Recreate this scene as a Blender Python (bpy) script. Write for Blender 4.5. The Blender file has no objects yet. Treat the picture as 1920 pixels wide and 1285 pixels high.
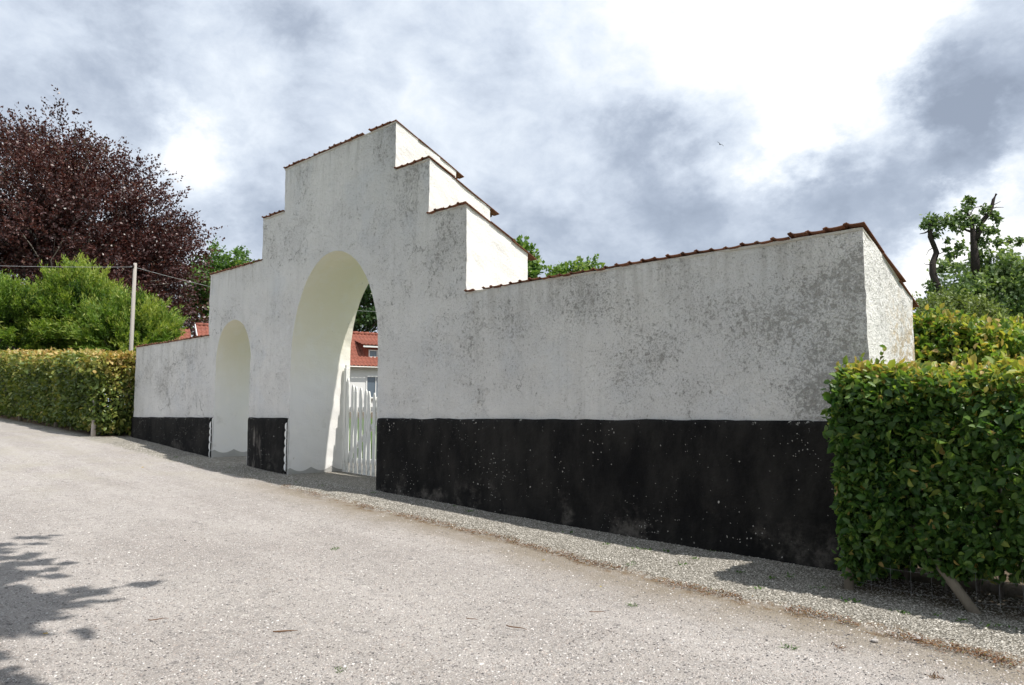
import bpy, bmesh, math, random
import numpy as np
from mathutils import Vector, noise, geometry
random.seed(7); RNG = np.random.default_rng(7)
S = bpy.context.scene; COL = S.collection
# ------------------------------------------------------------------ camera
F, PITCH, YAW, EYE = 1464.0, math.atan((778-642.5)/1464.0), math.radians(44.56), 1.6
cd = bpy.data.cameras.new('camera'); cam = bpy.data.objects.new('camera', cd); COL.objects.link(cam)
cam.location = (0, 0, EYE); cam.rotation_euler = (math.pi/2+PITCH, 0, YAW)
cd.sensor_width = 36; cd.lens = 36*F/1920; cd.clip_start = 0.05; cd.clip_end = 3000
S.camera = cam
FH = np.array([-math.sin(YAW), math.cos(YAW), 0]); RT = np.array([math.cos(YAW), math.sin(YAW), 0])
FW = FH*math.cos(PITCH)+np.array([0, 0, math.sin(PITCH)]); UP = np.cross(RT, FW)
def ray(x, y): return FW*F+RT*(x-960)+UP*(642.5-y)
def at(x, y, dep):
    d = ray(x, y); return np.array([0, 0, EYE])+d*(dep/(d@FH))
# ------------------------------------------------------------------ sun and sky
SUN_EL, SUN_OFF = math.radians(59.5), math.radians(14.0)      # sun stands along the wall, a little behind it
sun_dir = Vector((math.cos(SUN_EL)*math.cos(SUN_OFF), math.cos(SUN_EL)*math.sin(SUN_OFF), math.sin(SUN_EL)))
sl = bpy.data.lights.new('sun', 'SUN'); sl.energy = 5.0; sl.angle = math.radians(0.55); sl.color = (1, 0.955, 0.88)
so = bpy.data.objects.new('sun', sl); COL.objects.link(so); so.rotation_euler = sun_dir.to_track_quat('Z', 'Y').to_euler()
so.location = sun_dir*80
S.view_settings.view_transform = 'Standard'; S.view_settings.look = 'None'; S.view_settings.exposure = 0.10; S.view_settings.gamma = 1
S.view_settings.use_curve_mapping = False
S.render.engine = 'CYCLES'; S.cycles.use_adaptive_sampling = True; S.cycles.adaptive_threshold = 0.025; S.cycles.max_bounces = 4; S.cycles.diffuse_bounces = 3; S.cycles.glossy_bounces = 2; S.cycles.transmission_bounces = 3; S.cycles.use_denoising = True; S.cycles.denoising_prefilter = 'ACCURATE'
S.cycles.transparent_max_bounces = 8

class NG:
    "small node graph helper"
    def __init__(s, tree): s.t = tree; s.t.nodes.clear()
    def n(s, typ, **kw):
        nd = s.t.nodes.new(typ)
        for k, v in kw.items(): setattr(nd, k, v)
        return nd
    def put(s, sock, v):
        if hasattr(v, 'is_output') or isinstance(v, bpy.types.NodeSocket): s.t.links.new(v, sock)
        elif isinstance(v, (tuple, list)) and sock.type == 'RGBA' and len(v) == 3: sock.default_value = (*v, 1)
        else: sock.default_value = v
    def math(s, op, a, b=0.0, c=None, clamp=False):
        nd = s.n('ShaderNodeMath', operation=op, use_clamp=clamp); s.put(nd.inputs[0], a); s.put(nd.inputs[1], b)
        if c is not None: s.put(nd.inputs[2], c)
        return nd.outputs[0]
    def vm(s, op, a, b=None):
        nd = s.n('ShaderNodeVectorMath', operation=op); s.put(nd.inputs[0], a)
        if b is not None: s.put(nd.inputs[1], b)
        return nd.outputs['Value'] if op in ('DOT_PRODUCT', 'LENGTH') else nd.outputs[0]
    def noise(s, vec, scale, detail=4, rough=0.55, dist=0.0, lac=2.0):
        nd = s.n('ShaderNodeTexNoise'); s.put(nd.inputs['Vector'], vec); nd.inputs['Scale'].default_value = scale
        nd.inputs['Detail'].default_value = detail; nd.inputs['Roughness'].default_value = rough; nd.inputs['Distortion'].default_value = dist
        return nd.outputs['Fac']
    def vor(s, vec, scale, feature='F1', out='Distance', rnd=1.0):
        nd = s.n('ShaderNodeTexVoronoi', feature=feature); s.put(nd.inputs['Vector'], vec); nd.inputs['Scale'].default_value = scale
        nd.inputs['Randomness'].default_value = rnd
        return nd.outputs[out]
    def ss(s, v, a, b, lo=0.0, hi=1.0, smooth=True):
        nd = s.n('ShaderNodeMapRange', interpolation_type='SMOOTHSTEP' if smooth else 'LINEAR'); nd.clamp = True
        s.put(nd.inputs[0], v); s.put(nd.inputs[1], a); s.put(nd.inputs[2], b); s.put(nd.inputs[3], lo); s.put(nd.inputs[4], hi)
        return nd.outputs[0]
    def mix(s, f, a, b, mode='MIX'):
        nd = s.n('ShaderNodeMix', data_type='RGBA', blend_type=mode); s.put(nd.inputs['Factor'], f); s.put(nd.inputs[6], a); s.put(nd.inputs[7], b)
        return nd.outputs[2]
    def ramp(s, f, stops):
        nd = s.n('ShaderNodeValToRGB'); s.put(nd.inputs[0], f); e = nd.color_ramp.elements
        while len(e) < len(stops): e.new(0.5)
        for el, (p, c) in zip(e, stops): el.position = p; el.color = (*c, 1)
        return nd.outputs[0]
    def sep(s, v):
        nd = s.n('ShaderNodeSeparateXYZ'); s.put(nd.inputs[0], v); return nd.outputs
    def comb(s, x, y, z):
        nd = s.n('ShaderNodeCombineXYZ'); s.put(nd.inputs[0], x); s.put(nd.inputs[1], y); s.put(nd.inputs[2], z); return nd.outputs[0]
    def bump(s, h, strength=0.5, dist=0.01, normal=None):
        nd = s.n('ShaderNodeBump'); s.put(nd.inputs['Height'], h); nd.inputs['Strength'].default_value = strength; nd.inputs['Distance'].default_value = dist
        if normal is not None: s.put(nd.inputs['Normal'], normal)
        return nd.outputs[0]

W = bpy.data.worlds.new('World'); S.world = W; W.use_nodes = True
g = NG(W.node_tree)
d = g.n('ShaderNodeTexCoord').outputs['Generated']
sx, sy, sz = g.sep(d)
zz = g.math('ADD', g.math('MAXIMUM', sz, 0.0), 0.42)
pl = g.vm('MULTIPLY', d, (2.0, 2.0, 2.9))
def nz(v, sc, det, ro, di=0.0):
    nd = g.n('ShaderNodeTexNoise'); g.put(nd.inputs['Vector'], v); nd.inputs['Scale'].default_value = sc; nd.inputs['Detail'].default_value = det; nd.inputs['Roughness'].default_value = ro; nd.inputs['Distortion'].default_value = di
    return nd
def scl(v, k):
    nd = g.n('ShaderNodeVectorMath', operation='SCALE'); g.put(nd.inputs[0], v); nd.inputs['Scale'].default_value = k; return nd.outputs[0]
wv_ = g.vm('SUBTRACT', nz(pl, 1.5, 4, 0.55).outputs['Color'], (0.5, 0.5, 0.5))
pw = g.vm('ADD', pl, scl(wv_, 0.22))
big = nz(pw, 1.25, 8, 0.52, 0.1).outputs['Fac']
fine = nz(pw, 3.6, 12, 0.64, 0.0).outputs['Fac']
bil = g.math('ABSOLUTE', g.math('MULTIPLY_ADD', nz(pw, 2.6, 9, 0.60).outputs['Fac'], 2.0, -1.0))
dens = g.math('ADD', g.math('MULTIPLY', big, 0.58), g.math('MULTIPLY', fine, 0.42)); dens = g.math('ADD', dens, g.math('MULTIPLY', g.math('SUBTRACT', bil, 0.16), -0.22))
dens = g.math('MULTIPLY_ADD', g.math('SUBTRACT', dens, 0.49), 1.1, 0.5)
w2 = g.vm('SUBTRACT', nz(pl, 3.2, 10, 0.62).outputs['Color'], (0.5, 0.5, 0.5)); w3 = g.vm('SUBTRACT', nz(pl, 1.7, 3, 0.5).outputs['Color'], (0.5, 0.5, 0.5))
dv = g.vm('ADD', d, g.vm('ADD', scl(w2, 0.24), scl(w3, 0.16)))
def blob(px, py, rpx, amount, soft=0.55):
    b = ray(px, py); b = b/np.linalg.norm(b); r = rpx/F
    dist = g.vm('LENGTH', g.vm('SUBTRACT', dv, tuple(b)))
    return g.math('MULTIPLY', g.ss(dist, r*(1-soft), r*(1+soft), 1.0, 0.0), amount)
val = dens
for args in [(1500, 60, 230, 0.24, 0.5), (1250, 110, 170, 0.13, 0.6), (1580, 180, 130, 0.16, 0.5), (1480, 240, 70, 0.12, 0.6), (400, 262, 62, 0.17, 0.8), (340, 250, 60, 0.08, 0.8), (410, 350, 60, 0.06, 0.8), (380, 110, 170, -0.12, 0.6), (480, 300, 70, -0.05, 0.6),
             (1800, 440, 75, 0.20, 0.5), (1910, 360, 80, 0.18, 0.5), (1740, 480, 60, 0.12, 0.6), (1885, 130, 130, -0.18, 0.45), (1300, 410, 260, -0.17, 0.6), (1640, 335, 150, -0.15, 0.5), (1780, 260, 90, -0.10, 0.6),
             (450, 420, 80, -0.10, 0.6), (640, 230, 150, -0.04, 0.7), (100, 60, 240, -0.06, 0.7), (640, 90, 220, 0.09, 0.7), (1120, 300, 130, 0.04, 0.7), (400, 340, 70, 0.08, 0.7), (1180, 260, 70, -0.07, 0.7)]:
    val = g.math('ADD', val, blob(*args))
cloud = g.ramp(val, [(0.22, (0.33, 0.38, 0.47)), (0.36, (0.46, 0.525, 0.635)), (0.48, (0.63, 0.705, 0.82)), (0.58, (0.79, 0.86, 0.95)), (0.68, (0.96, 0.98, 1.02)), (0.76, (1.15, 1.15, 1.13))])
sky = g.n('ShaderNodeTexSky', sky_type='NISHITA'); sky.sun_disc = False; sky.sun_elevation = SUN_EL
sky.sun_rotation = math.atan2(sun_dir.x, sun_dir.y); sky.air_density = 1.0; sky.dust_density = 0.6
b1 = g.n('ShaderNodeBackground'); g.put(b1.inputs[0], sky.outputs[0]); b1.inputs[1].default_value = 0.10
b2 = g.n('ShaderNodeBackground'); g.put(b2.inputs[0], cloud); b2.inputs[1].default_value = 1.0
mx = g.n('ShaderNodeMixShader'); g.put(mx.inputs[0], g.ss(val, 0.28, 0.5, 0.86, 1.0)); g.t.links.new(b1.outputs[0], mx.inputs[1]); g.t.links.new(b2.outputs[0], mx.inputs[2])
wo = g.n('ShaderNodeOutputWorld'); g.t.links.new(mx.outputs[0], wo.inputs[0])

# ------------------------------------------------------------------ helpers
def tag(o, label=None, cat=None, group=None, kind=None):
    for k, v in (('label', label), ('category', cat), ('group', group), ('kind', kind)):
        if v: o[k] = v
    return o
def link(name, data, parent=None, loc=None):
    o = bpy.data.objects.new(name, data); COL.objects.link(o)
    if parent: o.parent = parent
    if loc is not None: o.location = loc
    return o
def empty(name, loc=(0, 0, 0), rz=0.0):
    o = link(name, None, None, loc); o.rotation_euler.z = rz; return o
def mesh_from(name, verts, faces, mats=(), smooth=False, fmat=None):
    me = bpy.data.meshes.new(name); me.from_pydata([tuple(v) for v in verts], [], [tuple(f) for f in faces]); 
    for m in mats: me.materials.append(m)
    if fmat is not None: me.polygons.foreach_set('material_index', fmat)
    if smooth: me.polygons.foreach_set('use_smooth', [True]*len(me.polygons))
    me.update(); return me
def mesh_np(name, verts, faces, mat, tint=None, smooth=False):
    "verts (V,3), faces (N,k) all of one size"
    me = bpy.data.meshes.new(name); V, (N, k) = len(verts), faces.shape
    me.vertices.add(V); me.vertices.foreach_set('co', np.ascontiguousarray(verts, np.float32).ravel())
    me.loops.add(N*k); me.loops.foreach_set('vertex_index', np.ascontiguousarray(faces, np.int32).ravel())
    me.polygons.add(N); me.polygons.foreach_set('loop_start', np.arange(0, N*k, k, dtype=np.int32))
    try: me.polygons.foreach_set('loop_total', np.full(N, k, dtype=np.int32))
    except Exception: pass
    if smooth: me.polygons.foreach_set('use_smooth', np.ones(N, dtype=bool))
    me.materials.append(mat); me.update(calc_edges=True)
    if tint is not None:
        a = me.attributes.new('tint', 'FLOAT', 'POINT'); a.data.foreach_set('value', np.ascontiguousarray(tint, np.float32))
    return me
class MB:
    "collects boxes and tubes into one mesh"
    def __init__(s): s.v = []; s.f = []
    def box(s, c, size, rz=0.0, M=None):
        i = len(s.v); hx, hy, hz = (q/2 for q in size); co, si = math.cos(rz), math.sin(rz)
        for x, y, z in ((-hx,-hy,-hz),(hx,-hy,-hz),(hx,hy,-hz),(-hx,hy,-hz),(-hx,-hy,hz),(hx,-hy,hz),(hx,hy,hz),(-hx,hy,hz)):
            s.v.append((c[0]+x*co-y*si, c[1]+x*si+y*co, c[2]+z))
        s.f += [(i,i+3,i+2,i+1),(i+4,i+5,i+6,i+7),(i,i+1,i+5,i+4),(i+1,i+2,i+6,i+5),(i+2,i+3,i+7,i+6),(i+3,i,i+4,i+7)]; return s
    def hexa(s, p):
        i = len(s.v); s.v += [tuple(q) for q in p]
        s.f += [(i,i+3,i+2,i+1),(i+4,i+5,i+6,i+7),(i,i+1,i+5,i+4),(i+1,i+2,i+6,i+5),(i+2,i+3,i+7,i+6),(i+3,i,i+4,i+7)]; return s
    def tube(s, pts, radii, n=8, cap=True):
        pts = [Vector(tuple(p)) for p in pts]; i0 = len(s.v)
        for k, p in enumerate(pts):
            t = (pts[min(k+1, len(pts)-1)]-pts[max(k-1, 0)]).normalized()
            a = t.cross(Vector((0.31, 0.17, 0.93)) if abs(t.z) < 0.9 else Vector((1, 0.1, 0))).normalized(); b = t.cross(a)
            r = radii[k] if hasattr(radii, '__len__') else radii
            for j in range(n):
                w = 2*math.pi*j/n; q = p+a*(math.cos(w)*r)+b*(math.sin(w)*r); s.v.append(tuple(q))
        for k in range(len(pts)-1):
            for j in range(n):
                a0 = i0+k*n+j; a1 = i0+k*n+(j+1) % n; s.f.append((a0, a1, a1+n, a0+n))
        if cap:
            s.f.append(tuple(i0+j for j in reversed(range(n)))); e = i0+(len(pts)-1)*n; s.f.append(tuple(e+j for j in range(n)))
        return s
    def build(s, name, mat, parent=None, smooth=False, bevel=0.0):
        o = link(name, mesh_from(name, s.v, s.f, (mat,), smooth), parent)
        if bevel:
            m = o.modifiers.new('bevel', 'BEVEL'); m.width = bevel; m.segments = 2; m.limit_method = 'ANGLE'
        return o
def mat(name):
    m = bpy.data.materials.new(name); m.use_nodes = True; return m, NG(m.node_tree)
def finish(g, color, rough=0.8, normal=None, spec=0.25, metallic=0.0):
    p = g.n('ShaderNodeBsdfPrincipled'); g.put(p.inputs['Base Color'], color); g.put(p.inputs['Roughness'], rough)
    p.inputs['Specular IOR Level'].default_value = spec; p.inputs['Metallic'].default_value = metallic
    if normal is not None: g.put(p.inputs['Normal'], normal)
    o = g.n('ShaderNodeOutputMaterial'); g.t.links.new(p.outputs[0], o.inputs[0]); return p
def pos(g): return g.n('ShaderNodeNewGeometry').outputs['Position']
def rnd(g): return g.n('ShaderNodeObjectInfo').outputs['Random']

# ------------------------------------------------------------------ materials
YW, YB, SLOPE = 7.18, 8.43, 0.40
def band(g, v, a, b, soft): return g.math('MULTIPLY', g.ss(v, a-soft, a+soft), g.ss(v, b-soft, b+soft, 1, 0))
def plaster(name, end=False):
    m, g = mat(name); P = pos(g); X, Y, Z = g.sep(P)
    Pw = g.vm('ADD', P, g.vm('MULTIPLY', g.comb(g.noise(P, 3, 3), g.noise(P, 2.7, 3), g.noise(P, 3.4, 3)), (0.05, 0.05, 0.05)))
    lo = g.noise(P, 0.55, 4, 0.6); mid = g.noise(P, 2.3, 5, 0.6)
    base = g.mix(g.ss(lo, 0.3, 0.7), (0.67, 0.66, 0.65), (0.76, 0.742, 0.715))
    base = g.mix(g.ss(g.noise(P, 1.3, 5), 0.5, 0.75, 0, 0.55), base, (0.62, 0.635, 0.66))
    streak = g.noise(g.vm('MULTIPLY', P, (5.0, 5.0, 0.35)), 1.0, 5, 0.6)
    base = g.mix(g.ss(streak, 0.5, 0.8, 0, 0.30), base, (0.52, 0.51, 0.49))
    # where the limewash has flaked
    M = g.math('MULTIPLY_ADD', g.ss(mid, 0.36, 0.66), 0.9, 0.12)
    M = g.math('ADD', M, g.math('MULTIPLY', g.ss(g.noise(P, 0.9, 3), 0.45, 0.7), 0.6))
    wob = g.math('MULTIPLY', g.math('SUBTRACT', g.noise(P, 1.7, 4), 0.5), 1.6)
    zw = g.math('ADD', Z, wob); xw = g.math('ADD', X, wob)
    if not end:
        c1 = g.math('MULTIPLY', g.ss(xw, -4.0, -2.9), g.ss(zw, 3.35, 2.95, 0.35, 1)); c1 = g.math('MULTIPLY', c1, g.ss(Z, 3.8, 3.4))
        c2 = g.math('MULTIPLY', band(g, xw, -8.75, -7.6, 0.25), band(g, zw, 3.5, 4.6, 0.25))
        c3 = g.math('MULTIPLY', band(g, xw, -9.7, -8.6, 0.2), band(g, zw, 4.75, 5.5, 0.2))
        c4 = g.math('MULTIPLY', band(g, xw, -10.4, -9.4, 0.3), band(g, zw, 5.5, 6.4, 0.25))
        c5 = g.math('MULTIPLY', band(g, xw, -5.6, -3.6, 0.7), band(g, zw, 1.9, 2.9, 0.3))
        c6 = g.math('MULTIPLY', band(g, X, -19.8, -16.4, 0.5), band(g, zw, 1.9, 2.9, 0.3))
        c7 = g.math('MULTIPLY', band(g, X, -8.2, -5.5, 0.5), band(g, zw, 2.7, 3.3, 0.25))
        ex = g.math('ADD', g.math('MULTIPLY', c1, 1.15), g.math('MULTIPLY', c2, 0.85))
        for c, a in ((c3, 0.9), (c4, 0.7), (c5, 0.5), (c6, 0.6), (c7, 0.6)): ex = g.math('ADD', ex, g.math('MULTIPLY', c, a))
        M = g.math('ADD', M, ex)
    else: base = g.mix(0.8, base, (0.86, 0.85, 0.825))  # sunlit end faces painted whiter, strengthening the sun on them through the colour
    thr = g.math('SUBTRACT', 0.645, g.math('MULTIPLY', M, 0.062))
    fk = g.noise(Pw, 15.0, 8, 0.78, 0.1)
    fleck = g.ss(g.math('SUBTRACT', fk, thr), 0.0, 0.035)
    fk2 = g.noise(Pw, 46.0, 4, 0.7)
    fleck2 = g.math('MULTIPLY', g.ss(g.math('SUBTRACT', fk2, g.math('ADD', thr, 0.005)), 0.0, 0.04), 0.8)
    grit = g.math('MULTIPLY', g.ss(g.math('SUBTRACT', g.noise(P, 90, 3, 0.7), g.math('SUBTRACT', 0.60, g.math('MULTIPLY', M, 0.03))), 0, 0.04), 0.55 if not end else 0.35)
    fl = g.math('MAXIMUM', g.math('MAXIMUM', fleck, fleck2), grit)
    run = g.math('MULTIPLY', g.ss(g.noise(g.vm('MULTIPLY', P, (9.0, 9.0, 0.5)), 1.0, 4, 0.6), 0.52, 0.7), g.ss(g.noise(P, 0.8, 3), 0.4, 0.65))
    edg = g.ss(X, -4.2, -3.2, 0.30, 1.0)
    if end: fl = g.math('MULTIPLY', fl, g.math('MULTIPLY', edg, 0.7))
    bare = g.mix(g.noise(P, 6, 4), (0.19, 0.18, 0.165), (0.33, 0.31, 0.285))
    if not end:
        drip = g.ss(g.noise(g.vm('MULTIPLY', P, (7.0, 7.0, 0.8)), 1.0, 5, 0.65), 0.46, 0.66)
        tops_ = g.math('MAXIMUM', g.math('MULTIPLY', g.ss(X, -8.0, -7.9), g.ss(Z, 2.45, 3.3)), g.math('MULTIPLY', band(g, X, -13.1, -9.55, 0.03), g.ss(Z, 5.3, 6.2)))
        tops_ = g.math('MAXIMUM', tops_, g.math('MULTIPLY', g.ss(X, -16.0, -16.1), g.ss(Z, 2.5, 3.25))); tops_ = g.math('MAXIMUM', tops_, g.math('MULTIPLY', band(g, X, -16.05, -13.8, 0.03), g.ss(Z, 3.9, 4.55)))
        base = g.mix(g.math('MULTIPLY', g.math('MULTIPLY', drip, tops_), 0.36), base, (0.34, 0.32, 0.29))
        base = g.mix(g.math('MULTIPLY', run, 0.22), base, (0.40, 0.385, 0.36))
        foot = g.math('MULTIPLY', g.ss(g.math('ADD', Z, g.math('MULTIPLY', g.noise(P, 3, 5), 0.3)), 1.85, 1.62), 0.35); base = g.mix(foot, base, (0.46, 0.47, 0.49))
        Pc = g.vm('ADD', P, g.vm('MULTIPLY', g.comb(g.noise(P, 2.2, 5), g.noise(P, 2.0, 5), g.noise(P, 2.4, 5)), (0.7, 0.7, 0.7)))
        crack = g.math('MULTIPLY', g.ss(g.vor(Pc, 0.9, 'DISTANCE_TO_EDGE'), 0.004, 0.010, 1, 0), g.ss(g.noise(P, 0.7, 3), 0.54, 0.64))
        base = g.mix(g.math('MULTIPLY', crack, 0.6), base, (0.22, 0.21, 0.20))
    col = g.mix(g.math('MULTIPLY', fl, 0.72), base, bare)
    if end:
        och = g.math('MULTIPLY', g.math('MULTIPLY', g.ss(xw, -4.2, -3.2), g.ss(g.math('ADD', Y, wob), 7.45, 8.0)), g.ss(zw, 2.9, 2.4))
        spot = g.ss(g.noise(P, 14, 5, 0.65), 0.42, 0.58)
        col = g.mix(g.math('MULTIPLY', g.math('MULTIPLY', och, spot), 0.7), col, (0.50, 0.36, 0.17))
        pit = g.ss(g.noise(P, 30, 4, 0.7), 0.56, 0.66)
        col = g.mix(g.math('MULTIPLY', g.math('MULTIPLY', pit, g.ss(xw, -4.2, -3.2)), 0.6), col, (0.30, 0.27, 0.23))
    h = g.math('ADD', g.math('MULTIPLY', g.noise(P, 16 if not end else 30, 6, 0.65), 1.0), g.math('MULTIPLY', fl, -0.35))
    h = g.math('ADD', h, g.math('MULTIPLY', g.noise(P, 70, 3), 0.3))
    if end: h = g.math('MULTIPLY', h, edg)
    finish(g, col, 0.92, g.bump(h, 0.75 if not end else 0.9, 0.038 if not end else 0.028), 0.12); return m
PLASTER = plaster('limewashed_plaster'); PLASTER_END = plaster('limewashed_plaster_weathered_sunlit', True)
def limewash():
    m, g = mat('arch_limewash'); P = pos(g); X, Y, Z = g.sep(P)
    n1 = g.noise(P, 1.4, 5, 0.6); n2 = g.noise(P, 3.5, 5, 0.6)
    zz = g.math('ADD', Z, g.math('MULTIPLY', g.math('SUBTRACT', n1, 0.5), 1.2))
    col = g.mix(g.ss(zz, 1.7, 3.3), (0.82, 0.81, 0.795), (0.84, 0.80, 0.695))  # creamier towards the top: cream paint with warm bounced light put into it
    col = g.mix(g.ss(n2, 0.5, 0.62, 0, 0.35), col, (0.86, 0.84, 0.80))
    col = g.mix(g.ss(g.noise(P, 5, 6, 0.7), 0.66, 0.72, 0, 0.5), col, (0.42, 0.38, 0.30))
    col = g.mix(g.math('MULTIPLY', g.ss(g.noise(P, 2.3, 6, 0.7), 0.55, 0.72), g.ss(Z, 2.3, 1.4, 0, 0.4)), col, (0.45, 0.43, 0.39))
    # brushed hem of the whitewash, a row of scallops above the bare foot
    hem = g.math('ADD', g.math('ADD', 0.66, g.math('MULTIPLY', g.math('ADD', X, 12.65), -0.075)), g.math('MULTIPLY', g.math('ABSOLUTE', g.math('SINE', g.math('MULTIPLY', Y, 7.4))), -0.07))
    low = g.ss(g.math('SUBTRACT', Z, hem), -0.006, 0.006, 1, 0)
    col = g.mix(low, col, g.mix(n2, (0.36, 0.355, 0.34), (0.50, 0.49, 0.47)))
    h = g.math('ADD', g.math('MULTIPLY', g.noise(P, 5, 5), 0.8), g.math('MULTIPLY', g.noise(P, 40, 4), 0.35)); h = g.math('SUBTRACT', h, g.math('MULTIPLY', low, 0.5))
    finish(g, col, 0.9, g.bump(h, 0.4, 0.02), 0.15); return m
LIME = limewash()
def tarred():
    m, g = mat('tarred_plinth'); P = pos(g); X, Y, Z = g.sep(P)
    base = g.mix(g.ss(g.noise(g.vm('MULTIPLY', P, (1.0, 1.0, 0.45)), 2.6, 7, 0.7), 0.3, 0.75), (0.007, 0.007, 0.0075), (0.030, 0.028, 0.026))
    clus = g.ss(g.noise(P, 1.5, 3), 0.47, 0.66)
    sp = g.vor(g.vm('ADD', P, g.vm('SCALE', g.comb(g.noise(P, 5, 2), 0.0, g.noise(P, 6, 2)), None)), 17.0)
    sz_ = g.vor(P, 17.0, out='Color'); r = g.sep(sz_)[0]
    def chips(scale, rad, frac, k):
        Pj = g.vm('ADD', P, g.vm('MULTIPLY', g.comb(g.noise(P, 30, 3), g.noise(P, 31, 3), g.noise(P, 33, 3)), (0.02, 0.02, 0.03)))
        dd = g.vor(Pj, scale); rr = g.sep(g.vor(Pj, scale, out='Color'))
        return g.math('MULTIPLY', g.ss(dd, g.math('MULTIPLY', rr[1], rad), g.math('MULTIPLY_ADD', rr[1], rad, 0.07), 1, 0), g.ss(g.math('SUBTRACT', rr[0], g.math('SUBTRACT', frac, g.math('MULTIPLY', clus, k))), 0, 0.03))
    chip = g.math('MAXIMUM', chips(20.0, 0.17, 0.985, 0.16), g.math('MAXIMUM', chips(42.0, 0.30, 0.965, 0.22), chips(8.0, 0.10, 0.995, 0.06)))
    chip2 = g.ss(g.math('SUBTRACT', g.noise(P, 24, 6, 0.75), g.math('SUBTRACT', 0.72, g.math('MULTIPLY', clus, 0.05))), 0, 0.02)
    topw = g.math('MULTIPLY', g.ss(g.math('ADD', Z, g.math('MULTIPLY', g.noise(P, 7, 4), 0.05)), 1.525, 1.55), g.ss(g.noise(P, 11, 6, 0.7), 0.60, 0.66)); chip2 = g.math('MAXIMUM', chip2, topw)
    lowz = g.ss(g.math('SUBTRACT', Z, g.math('MULTIPLY', g.math('ADD', X, 2.9), -0.033)), 0.75, 0.25)
    bloom = g.math('MULTIPLY', g.math('MULTIPLY', g.ss(g.noise(P, 1.9, 7, 0.72), 0.52, 0.70), lowz), 0.32)
    scuff = g.math('MULTIPLY', g.math('MULTIPLY', band(g, X, -13.95, -13.6, 0.10), g.ss(Z, 1.45, 1.2)), g.ss(g.noise(g.vm('MULTIPLY', P, (9, 9, 2.2)), 1.0, 6, 0.7), 0.45, 0.65))
    col = g.mix(g.math('MAXIMUM', bloom, g.math('MULTIPLY', scuff, 0.5)), base, (0.30, 0.27, 0.24))
    col = g.mix(g.math('MULTIPLY', g.math('MAXIMUM', chip, chip2), 0.85), col, (0.50, 0.48, 0.45))
    h = g.math('ADD', g.noise(P, 9, 6, 0.6), g.math('MULTIPLY', g.noise(P, 45, 4), 0.4))
    finish(g, col, 0.88, g.bump(h, 0.9, 0.03), 0.10); return m
TAR = tarred()
def terracotta(name, a, b, dark, lich=(0.33, 0.29, 0.20)):
    m, g = mat(name); P = pos(g); r = rnd(g); n = g.noise(P, 7, 5, 0.65)
    col = g.mix(g.math('ADD', g.math('MULTIPLY', r, 0.6), g.math('MULTIPLY', n, 0.4)), a, b)
    col = g.mix(g.ss(g.noise(P, 11, 6, 0.7), 0.5, 0.68, 0, 0.75), col, dark)
    col = g.mix(g.ss(g.noise(P, 23, 5, 0.7), 0.58, 0.68, 0, 0.6), col, lich)
    finish(g, col, 0.85, g.bump(g.noise(P, 60, 5), 0.4, 0.006), 0.2); return m
TILE = terracotta('old_roof_tile', (0.12, 0.055, 0.036), (0.25, 0.105, 0.06), (0.05, 0.037, 0.03))
def plain(name, col, rough=0.7, var=0.25, scale=8, spec=0.3, bump=0.3, bd=0.005, metallic=0.0, stretch=None):
    m, g = mat(name); P = pos(g)
    if stretch: P = g.vm('MULTIPLY', P, stretch)
    n = g.noise(P, scale, 5, 0.65); c0 = tuple(c*(1-var) for c in col); c1 = tuple(min(1, c*(1+var)) for c in col)
    c = g.mix(n, c0, c1); finish(g, c, rough, g.bump(g.noise(P, scale*4, 4), bump, bd) if bump else None, spec, metallic); return m
MORTAR = plain('lime_mortar', (0.58, 0.55, 0.50), 0.95, 0.3, 12, 0.1, 0.8, 0.02)
def white_paint():
    m, g = mat('white_gate_paint'); P = pos(g); Q = g.vm('MULTIPLY', P, (14, 14, 1.6)); n = g.noise(Q, 1.5, 6, 0.65)
    col = g.mix(g.noise(P, 2, 3), (0.70, 0.70, 0.68), (0.80, 0.80, 0.78))
    col = g.mix(g.ss(n, 0.62, 0.74, 0, 0.7), col, (0.36, 0.34, 0.30)); Z = g.sep(P)[2]
    col = g.mix(g.math('MULTIPLY', g.ss(Z, 0.95, 0.5), g.ss(g.noise(P, 16, 5), 0.4, 0.65, 0, 0.55)), col, (0.28, 0.27, 0.22))
    finish(g, col, 0.55, g.bump(n, 0.3, 0.004), 0.35); return m
WPAINT = white_paint()
WOOD = plain('grey_weathered_wood', (0.22, 0.19, 0.15), 0.85, 0.35, 1.5, 0.2, 0.6, 0.01, 0, (22, 22, 2.5))
POLEWOOD = plain('silvered_pole_wood', (0.46, 0.42, 0.39), 0.85, 0.25, 1.5, 0.2, 0.4, 0.01, 0, (14, 14, 1.2))
BARK = plain('grey_bark', (0.16, 0.14, 0.12), 0.9, 0.4, 3.0, 0.15, 0.9, 0.04, 0, (3, 3, 1))
PALEBARK = plain('pale_smooth_bark', (0.34, 0.31, 0.28), 0.85, 0.35, 3.0, 0.2, 0.5, 0.03, 0, (2, 2, 1))
DARKBARK = plain('dark_wet_bark', (0.045, 0.036, 0.034), 0.9, 0.4, 3.0, 0.15, 0.8, 0.04, 0, (3, 3, 1))
TWIGBARK = plain('brown_twig_bark', (0.15, 0.08, 0.04), 0.9, 0.4, 9.0, 0.15, 0.5, 0.004)
HOUSEWHITE = plain('white_house_render', (0.74, 0.74, 0.73), 0.9, 0.06, 2, 0.15, 0.3, 0.01)
REDPAINT = plain('dull_red_cladding', (0.22, 0.055, 0.035), 0.7, 0.2, 5)
ZINC = plain('zinc_gutter', (0.42, 0.40, 0.37), 0.5, 0.15, 5, 0.5, 0.1, 0.002, 0.4)
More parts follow.
